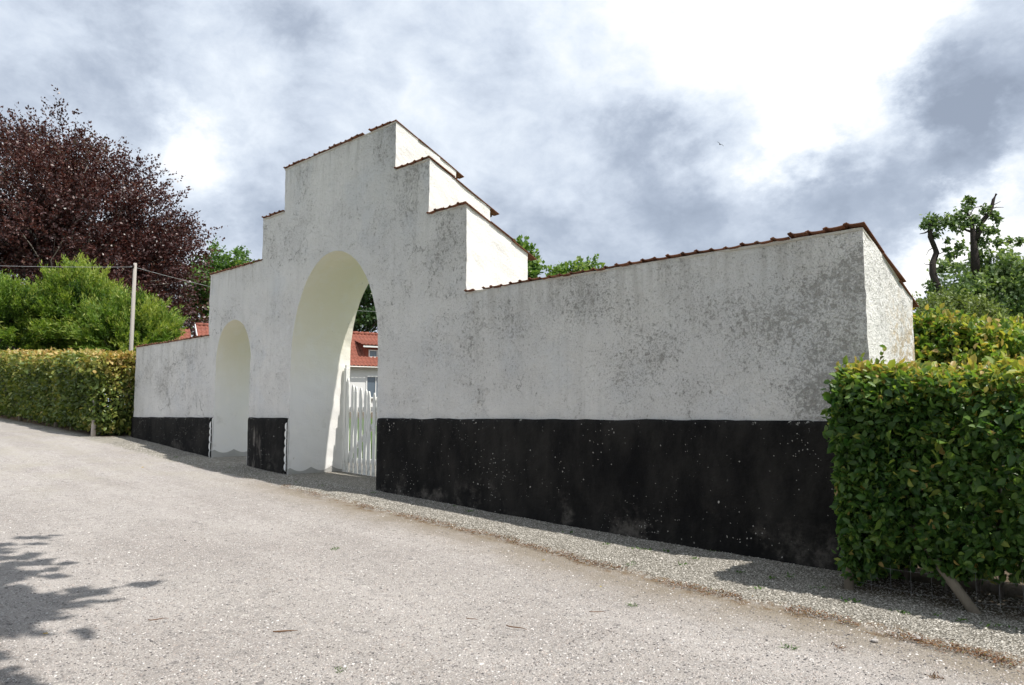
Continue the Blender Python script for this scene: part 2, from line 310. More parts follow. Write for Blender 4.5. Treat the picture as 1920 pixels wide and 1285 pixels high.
WIRE = plain('dull_steel_wire', (0.30, 0.30, 0.31), 0.6, 0.1, 5, 0.4, 0.0)
BLACKWIRE = plain('grey_overhead_cable', (0.38, 0.38, 0.40), 0.6, 0.1, 5, 0.4, 0.0)
FEATHER = plain('dark_feathers', (0.07, 0.065, 0.065), 0.8, 0.3, 40, 0.2, 0.0)
STONE = plain('pale_loose_stone', (0.42, 0.39, 0.37), 0.9, 0.25, 20, 0.2, 0.5, 0.004)
gm, gg = mat('window_glass'); finish(gg, (0.10, 0.13, 0.16), 0.06, None, 0.8); GLASS = gm
def roof_mat():
    m, g = mat('red_pantile_roof'); P = pos(g)
    col = g.mix(g.noise(P, 1.6, 5, 0.7), (0.17, 0.055, 0.038), (0.30, 0.105, 0.07))
    vc = g.sep(g.vor(P, 4.0, out='Color'))[0]
    col = g.mix(g.ss(vc, 0.35, 0.9, 0, 0.55), col, (0.20, 0.075, 0.055)); col = g.mix(g.ss(g.noise(P, 2.6, 6, 0.7), 0.55, 0.7, 0, 0.6), col, (0.14, 0.07, 0.06))
    finish(g, col, 0.8, None, 0.25); return m
ROOF = roof_mat()
def leafmat(name, stops, trans=0.32, rough=0.42, spec=0.35, tcol=(1.25, 1.35, 0.5)):
    m, g = mat(name); t = g.n('ShaderNodeAttribute', attribute_name='tint').outputs['Fac']
    col = g.ramp(t, stops)
    p = g.n('ShaderNodeBsdfPrincipled'); g.put(p.inputs['Base Color'], col); p.inputs['Roughness'].default_value = rough; p.inputs['Specular IOR Level'].default_value = spec
    tr = g.n('ShaderNodeBsdfTranslucent'); g.put(tr.inputs[0], g.mix(1.0, col, tcol, 'MULTIPLY'))
    mx = g.n('ShaderNodeMixShader'); mx.inputs[0].default_value = trans; g.t.links.new(p.outputs[0], mx.inputs[1]); g.t.links.new(tr.outputs[0], mx.inputs[2])
    o = g.n('ShaderNodeOutputMaterial'); g.t.links.new(mx.outputs[0], o.inputs[0]); return m
LEAF_COPPER = leafmat('copper_beech_leaf', [(0.0, (0.026, 0.014, 0.014)), (0.5, (0.070, 0.030, 0.028)), (0.85, (0.13, 0.056, 0.044)), (1.0, (0.11, 0.085, 0.055))], 0.18, 0.40, 0.5, (1.5, 0.75, 0.6))
LEAF_YEW = leafmat('conifer_needle', [(0.0, (0.024, 0.055, 0.012)), (0.35, (0.085, 0.16, 0.026)), (0.7, (0.19, 0.28, 0.05)), (1.0, (0.34, 0.38, 0.09))], 0.38, 0.5, 0.3)
LEAF_GREEN = leafmat('broad_green_leaf', [(0.0, (0.035, 0.075, 0.022)), (0.5, (0.10, 0.19, 0.05)), (0.85, (0.19, 0.29, 0.09)), (1.0, (0.28, 0.35, 0.14))], 0.38)
LEAF_DARK = leafmat('dark_green_leaf', [(0.0, (0.012, 0.03, 0.010)), (0.6, (0.03, 0.07, 0.018)), (1.0, (0.07, 0.12, 0.035))], 0.25)
LEAF_GREY = leafmat('greyish_green_leaf', [(0.0, (0.045, 0.08, 0.03)), (0.5, (0.16, 0.235, 0.105)), (0.85, (0.28, 0.35, 0.18)), (1.0, (0.34, 0.40, 0.22))], 0.36)
LEAF_OLIVE = leafmat('olive_green_leaf', [(0.0, (0.07, 0.10, 0.035)), (0.5, (0.19, 0.24, 0.08)), (1.0, (0.34, 0.37, 0.16))], 0.25)
LEAF_HEDGE = leafmat('hornbeam_leaf', [(0.0, (0.026, 0.075, 0.016)), (0.35, (0.072, 0.148, 0.036)), (0.65, (0.18, 0.275, 0.06)), (0.88, (0.38, 0.39, 0.09)), (1.0, (0.48, 0.35, 0.13))], 0.42, 0.42, 0.4)
LEAF_DRY = leafmat('dry_hedge_leaf', [(0.0, (0.045, 0.075, 0.020)), (0.4, (0.125, 0.18, 0.04)), (0.7, (0.33, 0.34, 0.085)), (1.0, (0.55, 0.40, 0.17))], 0.28, 0.4, 0.4, (1.3, 1.15, 0.5))
LEAF_LITTER = leafmat('brown_leaf_litter', [(0.0, (0.09, 0.045, 0.025)), (0.6, (0.20, 0.095, 0.05)), (0.85, (0.28, 0.16, 0.075)), (1.0, (0.10, 0.13, 0.04))], 0.1, 0.8, 0.1)
LEAF_WEED = leafmat('weed_leaf', [(0.0, (0.04, 0.10, 0.02)), (1.0, (0.12, 0.22, 0.04))])
LEAF_GRASS = leafmat('grass_blade', [(0.0, (0.04, 0.085, 0.018)), (1.0, (0.12, 0.19, 0.04))])

# ------------------------------------------------------------------ ground
GX = [-300, -120, -60, -40, -30, -20.2, -15.7, -14.2, -12.77, -11.4, -10.07, -7.67, -6.1, -4.44, -2.93, 0, 10, 100]
GZ = [2.4, 2.2, 2.0, 1.8, 1.52, 1.08, 0.73, 0.64, 0.55, 0.50, 0.46, 0.36, 0.29, 0.24, 0.21, 0.17, 0.10, 0.0]
_gx = np.arange(-310, 101, 0.25); _gz = np.interp(_gx, GX, GZ); _k = np.hanning(13); _gz = np.convolve(np.pad(_gz, 6, 'edge'), _k/_k.sum(), 'valid')
def gz(x, y): return np.interp(x, _gx, _gz)-0.024*np.clip(YW-y, 0, 14)
def moss(x): return np.interp(x, [-40, -20, -12, -9.4, -6, -4.6, -3.7, -2.2, -1, 4], [6.0, 6.2, 6.45, 6.2, 6.1, 5.85, 5.72, 5.65, 5.4, 5.2])
xs = np.concatenate([np.linspace(-1200, -60, 16)[:-1], np.linspace(-60, -22, 40)[:-1], np.linspace(-22, 1, 300)[:-1], np.linspace(1, 60, 40)[:-1], np.linspace(60, 1200, 12)])
ys = np.concatenate([np.linspace(-1200, -30, 12)[:-1], np.linspace(-30, 0.5, 30)[:-1], np.linspace(0.5, 9, 110)[:-1], np.linspace(9, 60, 40)[:-1], np.linspace(60, 1200, 16)])
GXX, GYY = np.meshgrid(xs, ys); ZZ = gz(GXX, GYY)
near = (GXX > -24) & (GXX < 2) & (GYY > 0) & (GYY < YW)
for i, j in zip(*np.where(near)):
    x, y = GXX[i, j], GYY[i, j]; my = moss(x)
    ZZ[i, j] += 0.014*noise.noise((x*1.1, y*1.6, 0.3))+0.006*noise.noise((x*4, y*4, 1.7))-0.018*math.exp(-((y-my+0.1)/0.22)**2)
nx, ny = len(xs), len(ys); ii = np.arange(nx*ny).reshape(ny, nx)
gf = np.stack([ii[:-1, :-1], ii[:-1, 1:], ii[1:, 1:], ii[1:, :-1]], -1).reshape(-1, 4)
def gravel_mat():
    m, g = mat('gravel_ground'); P = pos(g); X, Y, Z = g.sep(P); F2 = g.comb(X, Y, 0.0)
    fc = g.n('ShaderNodeFloatCurve'); fc.inputs['Factor'].default_value = 1
    g.put(fc.inputs['Value'], g.math('DIVIDE', g.math('ADD', X, 40.0), 44.0)); cv = fc.mapping.curves[0]
    pts = [((x+40)/44, (moss(x)-5)/2) for x in (-40, -20, -12, -9.4, -6, -4.6, -3.7, -2.2, 4)]
    while len(cv.points) < len(pts): cv.points.new(0.5, 0.5)
    for cp, (a, b) in zip(cv.points, pts): cp.location = (a, b); cp.handle_type = 'VECTOR'
    fc.mapping.update()
    edge = g.math('ADD', g.math('MULTIPLY', fc.outputs[0], 2.0), 5.0)
    wob = g.math('MULTIPLY', g.math('SUBTRACT', g.noise(F2, 2.2, 5, 0.65), 0.5), 0.55)
    e = g.math('ADD', g.math('SUBTRACT', Y, edge), wob)                      # > 0 on the loose strip by the wall
    lo = g.noise(F2, 0.5, 4, 0.6); md = g.noise(F2, 2.6, 5, 0.65)
    road = g.mix(g.ss(lo, 0.3, 0.7), (0.298, 0.27, 0.252), (0.378, 0.35, 0.328)); road = g.mix(g.ss(md, 0.45, 0.75, 0, 0.5), road, (0.28, 0.26, 0.24)); trk = g.noise(g.vm('MULTIPLY', F2, (0.22, 1.5, 1.0)), 1.0, 4, 0.6); road = g.mix(g.ss(trk, 0.42, 0.66, 0, 0.7), road, (0.415, 0.384, 0.363)); road = g.mix(g.ss(g.noise(F2, 6.5, 6, 0.72), 0.48, 0.68, 0, 0.7), road, (0.235, 0.22, 0.21))
    def stones(scale, amt, dark, light):
        nonlocal road
        c = g.sep(g.vor(F2, scale, out='Color')); dd = g.vor(F2, scale)
        k = g.math('MULTIPLY', g.ss(dd, 0.32, 0.45, 1, 0), g.ss(c[0], 1-amt, 1-amt+0.04))
        road = g.mix(k, road, g.ramp(c[1], [(0.0, dark), (0.45, tuple((a+b)/2.3 for a, b in zip(dark, light))), (1.0, light)])); return k
    k1 = stones(120, 0.7, (0.11, 0.105, 0.11), (0.68, 0.63, 0.60)); k2 = stones(60, 0.42, (0.11, 0.105, 0.11), (0.68, 0.64, 0.62)); k4 = stones(14, 0.07, (0.20, 0.185, 0.18), (0.50, 0.47, 0.44)); k3 = stones(33, 0.16, (0.18, 0.165, 0.16), (0.60, 0.57, 0.55))
    cst = g.sep(g.vor(F2, 70, out='Color')); strip = g.ramp(cst[0], [(0.0, (0.22, 0.205, 0.18)), (0.5, (0.40, 0.375, 0.335)), (1.0, (0.60, 0.57, 0.52))])
    dst = g.vor(F2, 70); strip = g.mix(g.ss(dst, 0.35, 0.6), strip, (0.13, 0.12, 0.10))
    f = g.ss(e, -0.06, 0.12); col = g.mix(f, road, strip)
    soil = g.math('MULTIPLY', g.ss(e, -0.95, -0.05), g.ss(e, 0.06, -0.06)); soil = g.math('MULTIPLY', soil, g.ss(md, 0.25, 0.6, 0.35, 0.9))
    soil = g.math('MULTIPLY', soil, g.ss(X, -13.5, -10.5)); col = g.mix(soil, col, (0.225, 0.19, 0.145))
    moss_ = g.math('MULTIPLY', g.math('MULTIPLY', band(g, e, -0.10, 0.10, 0.06), g.ss(g.noise(F2, 9, 6, 0.7), 0.42, 0.6)), g.ss(X, -11.5, -9.0))
    col = g.mix(g.math('MULTIPLY', moss_, 0.8), col, (0.15, 0.10, 0.055))
    far = g.math('MULTIPLY', g.ss(X, -10, -16), g.ss(g.noise(F2, 1.1, 5), 0.4, 0.7, 0, 0.5)); col = g.mix(far, col, (0.36, 0.335, 0.28))
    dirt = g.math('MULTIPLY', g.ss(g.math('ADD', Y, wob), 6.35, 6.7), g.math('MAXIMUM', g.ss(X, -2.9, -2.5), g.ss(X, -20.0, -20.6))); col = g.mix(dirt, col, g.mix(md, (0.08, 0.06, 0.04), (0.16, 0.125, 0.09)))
    lawn = g.math('MAXIMUM', g.ss(g.math('ADD', Y, wob), 9.3, 9.9), g.ss(g.math('ADD', Y, wob), -9.0, -9.6))
    lawn = g.math('MULTIPLY', lawn, g.math('MAXIMUM', g.ss(X, -30, -27), g.ss(Y, 9.0, 8.0)))
    col = g.mix(lawn, col, g.mix(md, (0.05, 0.10, 0.022), (0.11, 0.17, 0.04)))
    h = g.math('ADD', g.math('MULTIPLY', g.vor(F2, 70), -0.9), g.math('MULTIPLY', g.math('ADD', k2, k3), 0.5)); h = g.math('ADD', h, g.math('MULTIPLY', g.noise(F2, 35, 6, 0.7), 1.0))
    finish(g, col, 0.95, g.bump(h, 0.65, 0.012), 0.1); return m
GRAVEL = gravel_mat()
gv = np.stack([GXX, GYY, ZZ], -1).reshape(-1, 3)
ground = tag(link('ground', mesh_np('ground', gv, gf, GRAVEL, smooth=True)), 'pale sloping gravel drive in front of the white gateway', kind='structure')
def gz1(x, y): return float(gz(x, y))

# ------------------------------------------------------------------ gateway wall
GATE = tag(empty('gateway_wall', (0, 0, 0)), 'white stepped gateway wall with two arches, black plinth and red tile coping', 'gateway')
tops = [(-20.1, -16.05, 3.24), (-16.05, -13.82, 4.54), (-13.82, -13.04, 5.36), (-13.04, -9.62, 6.17), (-9.62, -8.79, 5.38), (-8.79, -7.97, 4.53), (-7.97, -2.61, 3.28)]
DROP = SLOPE*(YB-YW)
def densify(pts, step):
    out = []
    for (a, b) in zip(pts, pts[1:]):
        n = max(1, int(round(math.dist(a, b)/step)))
        out += [(a[0]+(b[0]-a[0])*k/n, a[1]+(b[1]-a[1])*k/n) for k in range(n)]
    return out
def arch(x0, x1, spring, rise, base):
    c, h = (x0+x1)/2, (x1-x0)/2; p = [(x0, base), (x0, spring)]; n = 44
    p += [(c-h*math.cos(math.pi*k/n), spring+rise*math.sin(math.pi*k/n)) for k in range(1, n)]
    return p+[(x1, spring), (x1, base)]
SMALL = arch(-15.68, -14.17, 2.67, 0.83, -0.6); BIG = arch(-12.64, -10.0, 2.63, 1.73, -0.6)
outer = []
for (x0, x1, z) in tops: outer += [(x0, z), (x1, z)]
loop = [(-20.1, -0.6)]+outer+[(-2.61, -0.6)]+list(reversed(BIG))+list(reversed(SMALL))
ring = densify(loop+[loop[0]], 0.075); NR = len(ring)
def klass(p):
    x, z = p
    for q, r in ((SMALL, 1), (BIG, 1)):
        if q[0][0]-0.001 <= x <= q[-1][0]+0.001 and z < 4.4:
            c, h = (q[0][0]+q[-1][0])/2, (q[-1][0]-q[0][0])/2
            top = max(w[1] for w in q)
            if z <= top+0.001 and z > -0.599: return 'a'
    return 'o'
grid = [(x, z) for x in np.arange(-20.0, -2.65, 0.11) for z in np.arange(-0.5, 6.15, 0.11)]
def inside(p):
    x, z = p; t = next((h for a, b, h in tops if a <= x < b), 0)
    m_ = 0.05
    if z > t-m_: return False
    for a, b, h in tops:
        if min(abs(x-a), abs(x-b)) < m_: return False
    for q, sp, ri in ((SMALL, 2.67, 0.83), (BIG, 2.63, 1.73)):
        c, h = (q[0][0]+q[-1][0])/2, (q[-1][0]-q[0][0])/2+m_
        if abs(x-c) < h and (z < sp or ((x-c)/h)**2+((z-sp)/(ri+m_))**2 < 1): return False
    return True
pts2 = [Vector(p) for p in ring]+[Vector((x+random.uniform(-.02, .02), z+random.uniform(-.02, .02))) for x, z in grid if inside((x, z))]
res = geometry.delaunay_2d_cdt(pts2, [(i, (i+1) % NR) for i in range(NR)], [list(range(NR))], 1, 1e-5)
V2, F2_ = [tuple(v) for v in res[0]], [tuple(f) for f in res[2]]
assert all(math.dist(V2[i], ring[i]) < 1e-4 for i in range(0, NR, 37))
def wy(x, z): return 0.020*noise.noise((x*0.8, z*0.8, 3.1))+0.009*noise.noise((x*3.1, z*3.1, 0.0))+0.004*noise.noise((x*9, z*9, 5))
def lower(x, z, f):
    "the top of the body falls to the back"
    if klass((x, z)) == 'a': return z
    t = next((h for a, b, h in tops if a-1e-6 <= x <= b+1e-6), 3.2)
    if abs(x+20.1) < 1e-4 or abs(x+2.61) < 1e-4: t = 3.24 if x < -10 else 3.28; k = max(0, (z+0.6)/(t+0.6))
    else: k = 1.0 if z > 3.2 else 0.0
    return z-DROP*f*k
ND = 10
verts, faces, fm = [], [], []
for k, (x, z) in enumerate(V2):
    b = k < NR; j = 0.010 if b and klass((x, z)) == 'o' else 0.003 if b else 0
    verts.append((x+j*noise.noise((x*11, z*11, 7)), YW+wy(x, z)+(abs(j*noise.noise((z*9, x*9, 2)))), z+j*0.6*noise.noise((z*13, x*13, 4))))
for f in F2_:
    faces.append(f); fm.append(0)
rings = [list(range(NR))]
for s in range(1, ND+1):
    f = s/ND; idx = []
    for k in range(NR):
        x, z = ring[k]; zl = lower(x, z, f); y = YW+(YB-YW)*f
        o = klass((x, z)) == 'o'; a = 0.014 if o else 0.009
        dx = a*noise.noise((z*5, y*5, x*0.7))+0.010*noise.noise((z*1.6, y*1.6, x)); dzv = 0.008*noise.noise((x*6, y*6, 1)) if z > 3 else 0
        verts.append((x+dx, y, zl+dzv)); idx.append(len(verts)-1)
    rings.append(idx)
for s in range(ND):
    for k in range(NR):
        k2 = (k+1) % NR; a, b = rings[s][k], rings[s][k2]; c, d_ = rings[s+1][k2], rings[s+1][k]
        faces.append((a, d_, c, b)); p, q = ring[k], ring[k2]
        mid = ((p[0]+q[0])/2, (p[1]+q[1])/2)
        fm.append(2 if klass(p) == 'a' and klass(q) == 'a' or (klass(p) == 'a') != (klass(q) == 'a') else 1)
# back face
off = len(verts)
back = {k: rings[-1][k] for k in range(NR)}
for k in range(NR, len(V2)):
    x, z = V2[k]; t = next((h for a, b, h in tops if a-1e-6 <= x <= b+1e-6), 3.2); kk = 1.0 if z > 3.2 else max(0, (z-2.6)/0.6)
    if -12.9 < x < -9.75: kk = max(0, (z-4.45)/1.72)
    elif -15.9 < x < -13.95: kk = max(0, (z-3.58)/0.96)
    verts.append((x, YB, z-DROP*kk)); back[k] = len(verts)-1
for f in F2_: faces.append(tuple(back[i] for i in reversed(f))); fm.append(1)
me = mesh_from('wall', verts, faces, (PLASTER, PLASTER_END, LIME), False, fm)
bm = bmesh.new(); bm.from_mesh(me); bmesh.ops.recalc_face_normals(bm, faces=bm.faces); bm.to_mesh(me); bm.free()
link('wall', me, GATE)
# the black plinth: four stretches, a few centimetres proud
def plinth(x0, x1, cap=False, name='plinth'):
    nxs = max(3, int((x1-x0)/0.12)); nzs = 16; v, f = [], []
    xsv = np.linspace(x0, x1, nxs+1)
    prof = [(0.02, 1.575), (-0.012, 1.568), (-0.030, 1.545)]+[(-0.036, 1.52-(1.52+0.5)*k/nzs) for k in range(nzs+1)]
    for x in xsv:
        for (dy, z) in prof:
            e = min(x-x0, x1-x); edge = 0.018*max(0, 1-e/0.06)
            n_ = 0.012*noise.noise((x*1.7, z*1.7, 9))+0.006*noise.noise((x*6, z*6, 4)); top = (0.012*noise.noise((x*2.3, 0, 8))+0.010*noise.noise((x*7.3, 2, 8))) if z > 1.5 else 0
            v.append((x, YW+dy+(n_ if dy < 0 else 0)+edge, z-0.025+top))
    m_ = len(prof)
    for i in range(nxs):
        for j in range(m_-1): a = i*m_+j; f.append((a, a+1, a+m_+1, a+m_))
    for i, flip in ((0, False), (nxs, True)):               # close the ends back to the wall
        base = len(v)
        for j in range(m_): p = v[i*m_+j]; v.append((p[0], YW+0.03, p[2]))
        for j in range(m_-1):
            q = (i*m_+j, base+j, base+j+1, i*m_+j+1); f.append(q[::-1] if flip else q)
    me_ = mesh_from(name, v, f, (TAR, LIME), True)
    if cap: me_.polygons.foreach_set('material_index', [1 if i >= len(f)-(m_-1) else 0 for i in range(len(f))])
    return link(name, me_, GATE)
plinth(-20.13, -15.70, True); plinth(-14.15, -12.66, True); plinth(-9.975, -2.585)
v_, f_ = [], []
for j in range(13):
    for k, (dx, z) in enumerate([(0.0, 1.545), (0.022, 1.54), (0.034, 1.50), (0.034, 1.0), (0.034, 0.4), (0.034, -0.4)]):
        y = YW-0.03+(YB-YW+0.03)*j/12; v_.append((-2.613+dx+(0.008*noise.noise((y*5, z*5, 3)) if dx > 0.01 else -0.02), y, z))
for j in range(12):
    for k in range(5): a_ = j*6+k; f_.append((a_, a_+1, a_+7, a_+6))
link('plinth', mesh_from('plinth', v_, f_, (TAR,), True), GATE)
# scalloped limewash hem brushed over the corner of the plinth at both arches
for x0 in (-15.705, -12.665):
    mb = MB(); z = 1.46
    while z > (0.80 if x0 < -15 else 0.66):
        r = random.uniform(0.065, 0.085); v0 = len(mb.v); n = 9
        for dy in (-0.046, 0.0):
            for k in range(n+1):
                w = math.pi*k/n; mb.v.append((x0+0.010-r*0.85*math.sin(w)*(1 if dy < 0 else 0.9), YW+dy+0.002, z-r+r*math.cos(w)))
            mb.v.append((x0+0.012, YW+dy+0.002, z-2*r)); mb.v.append((x0+0.012, YW+dy+0.002, z))
        m_ = n+3; mb.f.append(tuple(v0+k for k in range(m_)))
        for k in range(n): mb.f.append((v0+k, v0+k+m_, v0+k+m_+1, v0+k+1))
        z -= 2*r-0.004
    hem = mb.build('limewash_hem', LIME, GATE)
# coping tiles, each one a part
def tile_mesh(seed):
    r = random.Random(seed); n = 13; wv, L, th = 0.192, 0.56, 0.009; v, f = [], []
    prof = []
    for k in range(n):
        u = k/(n-1); x = -wv/2+wv*u
        prof.append((x, 0.020*math.exp(-((x+0.066)/0.020)**2)+0.007*((x-0.02)/0.09)**2-0.004))
    for yv in (0.0, L):
        for (x, h) in prof: v.append((x+r.uniform(-.001, .001), yv, h))
        for (x, h) in prof: v.append((x, yv, h-th))
    m_ = 2*n
    for k in range(n-1):
        f.append((k, k+1, m_+k+1, m_+k)); f.append((n+k, m_+n+k, m_+n+k+1, n+k+1))
        f.append((k, n+k, n+k+1, k+1)); f.append((m_+k, m_+k+1, m_+n+k+1, m_+n+k))
    f.append((0, m_, m_+n, n)); f.append((n-1, 2*n-1, m_+2*n-1, m_+n-1))
    return mesh_from('tile', v, f, (TILE,), False)
TM = [tile_mesh(k) for k in range(4)]
for t in TM: t.polygons.foreach_set('use_smooth', [False]*len(t.polygons))
sl_ang = math.atan(SLOPE); PIT = 0.171; slots = []
for (x0, x1, z) in tops:
    w = x1-x0; n = int(round(w/PIT)); p = w/n
    for i in range(n):
        for row in range(3):
            slots.append((row if i < n-1 else row*0.3, x0+p*(i+0.5), z, row, i == n-1))
slots.sort(key=lambda s: s[0]); rest = None; made = 0; jb = []
for (_, x, z, row, verge) in slots:
    missing = row == 0 and abs(x+10.43) < 0.07 or row == 0 and (-7.80 < x < -7.62)
    if missing: continue
    d0 = row*0.47-0.028; jig = random.uniform
    z0 = z+0.018-SLOPE*d0+(0.007 if row == 0 else 0.0)-row*0.006
    lift = 0.014 if (row == 0 and -3.35 < x < -2.6) else 0.0
    loc = Vector((x+jig(-.008, .008)+(0.012 if verge else 0), YW+d0+jig(-.018, .014), z0+jig(-.007, .009)+lift+0.012*noise.noise((x*0.9, row, 2))))
    rot = (-sl_ang+jig(-.03, .03), jig(-.05, .05), jig(-.03, .03))
    if made < 298:
        o = link('tile', TM[made % 4], GATE, loc); o.rotation_euler = rot; made += 1
    else: jb.append((loc, rot))
if jb:
    bm = bmesh.new()
    from mathutils import Matrix, Euler
    for loc, rot in jb:
        n0 = len(bm.verts); bm.from_mesh(TM[0]); bm.verts.ensure_lookup_table()
        bmesh.ops.transform(bm, matrix=Matrix.Translation(loc) @ Euler(rot).to_matrix().to_4x4(), verts=bm.verts[n0:])
    me = bpy.data.meshes.new('tile_row'); bm.to_mesh(me); bm.free(); me.materials.append(TILE) if not me.materials else None
    tag(link('tile_row', me, GATE), kind='stuff')
# mortar bed under the tiles of each step
for (x0, x1, z) in tops:
    v, f = [], []; n = max(4, int((x1-x0)/0.08)); rr = 7
    for i in range(n+1):
        x = x0-0.002+(x1-x0+0.004)*i/n
        for k in range(rr+1):
            y = YW-0.006+(YB-YW+0.03)*k/rr; v.append((x+0.006*noise.noise((x*8, y*8, 1)), y+0.008*noise.noise((x*9, 3, k)), z-SLOPE*(y-YW)+0.010+0.006*noise.noise((x*12, y*6, 5))))
        for k in range(rr+1):
            y = YW-0.004+(YB-YW+0.02)*k/rr; v.append((x, y+0.006*noise.noise((x*7, 8, k)), z-SLOPE*(y-YW)-0.012+0.010*noise.noise((x*10, y*5, 15))))
    m_ = 2*(rr+1)
    for i in range(n):
        for k in range(rr):
            a = i*m_+k; f.append((a, a+m_, a+m_+1, a+1)); b = i*m_+rr+1+k; f.append((b, b+1, b+m_+1, b+m_))
        a = i*m_; b = a+rr+1; f.append((a, b, b+m_, a+m_)); a = i*m_+rr; b = a+rr+1; f.append((a, a+m_, b+m_, b))
    for i, fl in ((0, False), (n, True)):
        for k in range(rr): a = i*m_+k; b = a+rr+1; q = (a, a+1, b+1, b); f.append(q[::-1] if fl else q)
    link('mortar_bed', mesh_from('mortar_bed', v, f, (MORTAR,)), GATE)

# ------------------------------------------------------------------ picket gate in the big arch
def picket_leaf(label, xa, dirx):
    G = tag(empty('picket_gate', (xa, 8.28, 0.48)), label, 'gate', 'white picket gate leaves')
    mb = MB(); mb.box((0, 0.02, 1.00), (0.075, 0.075, 2.00)); a = len(mb.v)       # hanging post, rounded top
    mb.box((0, 0.02, 2.03), (0.05, 0.05, 0.06)); mb.build('hanging_post', WPAINT, G, bevel=0.008)
    for zr in (0.28, 1.22): MB().box((dirx*0.62, 0.035, zr), (1.2, 0.04, 0.09)).build('rail', WPAINT, G, bevel=0.006)
    br = MB(); p0 = (dirx*0.06, 0.035, 0.34); p1 = (dirx*1.18, 0.035, 1.16); w = 0.045
    br.hexa([(p0[0], 0.015, p0[2]-w), (p1[0], 0.015, p1[2]-w), (p1[0], 0.055, p1[2]-w), (p0[0], 0.055, p0[2]-w), (p0[0], 0.015, p0[2]+w), (p1[0], 0.015, p1[2]+w), (p1[0], 0.055, p1[2]+w), (p0[0], 0.055, p0[2]+w)])
    br.build('brace', WPAINT, G)
    for k in range(9):
        x = dirx*(0.10+k*0.138); top = 1.80-0.085*min(k, 1)-0.038*k+0.0008*k*k+random.uniform(-.008, .008); wd = 0.078; t = 0.026; v, f = [], []
        prof = [(-wd/2, 0.02), (wd/2, 0.02), (wd/2, top-0.11), (wd/2-0.012, top-0.04), (0.010, top), (-0.010, top), (-wd/2+0.012, top-0.04), (-wd/2, top-0.11)]
        for yy in (-t/2, t/2): v += [(px_, yy, pz) for px_, pz in prof]
        n = len(prof); f = [tuple(range(n)), tuple(reversed(range(n, 2*n)))]+[(i, i+n, (i+1) % n+n, (i+1) % n) for i in range(n)]
        o = link('picket', mesh_from('picket', v, f, (WPAINT,)), G, (x, 0.0, 0)); o.rotation_euler = (random.uniform(-.006, .006), random.uniform(-.012, .012), random.uniform(-.05, .05))
        for zr in (0.28, 1.22): 
            pass
    return G
picket_leaf('white picket gate leaf hung on the left jamb inside the big arch', -12.55, 1)
picket_leaf('white picket gate leaf hung on the right jamb, hidden behind the big pier', -10.10, -1)

# ------------------------------------------------------------------ foliage builders
def unit(a): return a/np.maximum(np.linalg.norm(a, axis=-1, keepdims=True), 1e-9)
def leaves(name, c, axis, nrm, L, Wd, tint, m, shape='quad', fold=0.25, parent=None):
    N = len(c); axis = unit(axis); side = unit(np.cross(axis, nrm)); nn = np.cross(side, axis)
    L = np.broadcast_to(L, N)[:, None]; Wd = np.broadcast_to(Wd, N)[:, None]
    if shape == 'quad':
        P = np.stack([c, c+axis*L*0.45+side*Wd*0.5+nn*Wd*fold*0.4, c+axis*L, c+axis*L*0.45-side*Wd*0.5+nn*Wd*fold*0.4], 1); k = 4
        Fc = np.arange(N*4).reshape(N, 4)
    else:
        up = nn*Wd*fold
        P = np.stack([c, c+axis*L*0.28+side*Wd*0.46+up, c+axis*L*0.66+side*Wd*0.40+up*0.9, c+axis*L-nn*L*0.10, c+axis*L*0.66-side*Wd*0.40+up*0.9, c+axis*L*0.28-side*Wd*0.46+up], 1); k = 6
        b = (np.arange(N)*6)[:, None]; Fc = np.concatenate([b+np.array([[0, 1, 2, 3]]), b+np.array([[0, 3, 4, 5]])], 0)
    return link(name, mesh_np(name, P.reshape(-1, 3), Fc, m, np.repeat(tint, k), smooth=False), parent)
def vnoise(p, s, seed=0.0):
    return np.array([noise.noise((q[0]*s+seed, q[1]*s, q[2]*s)) for q in p])
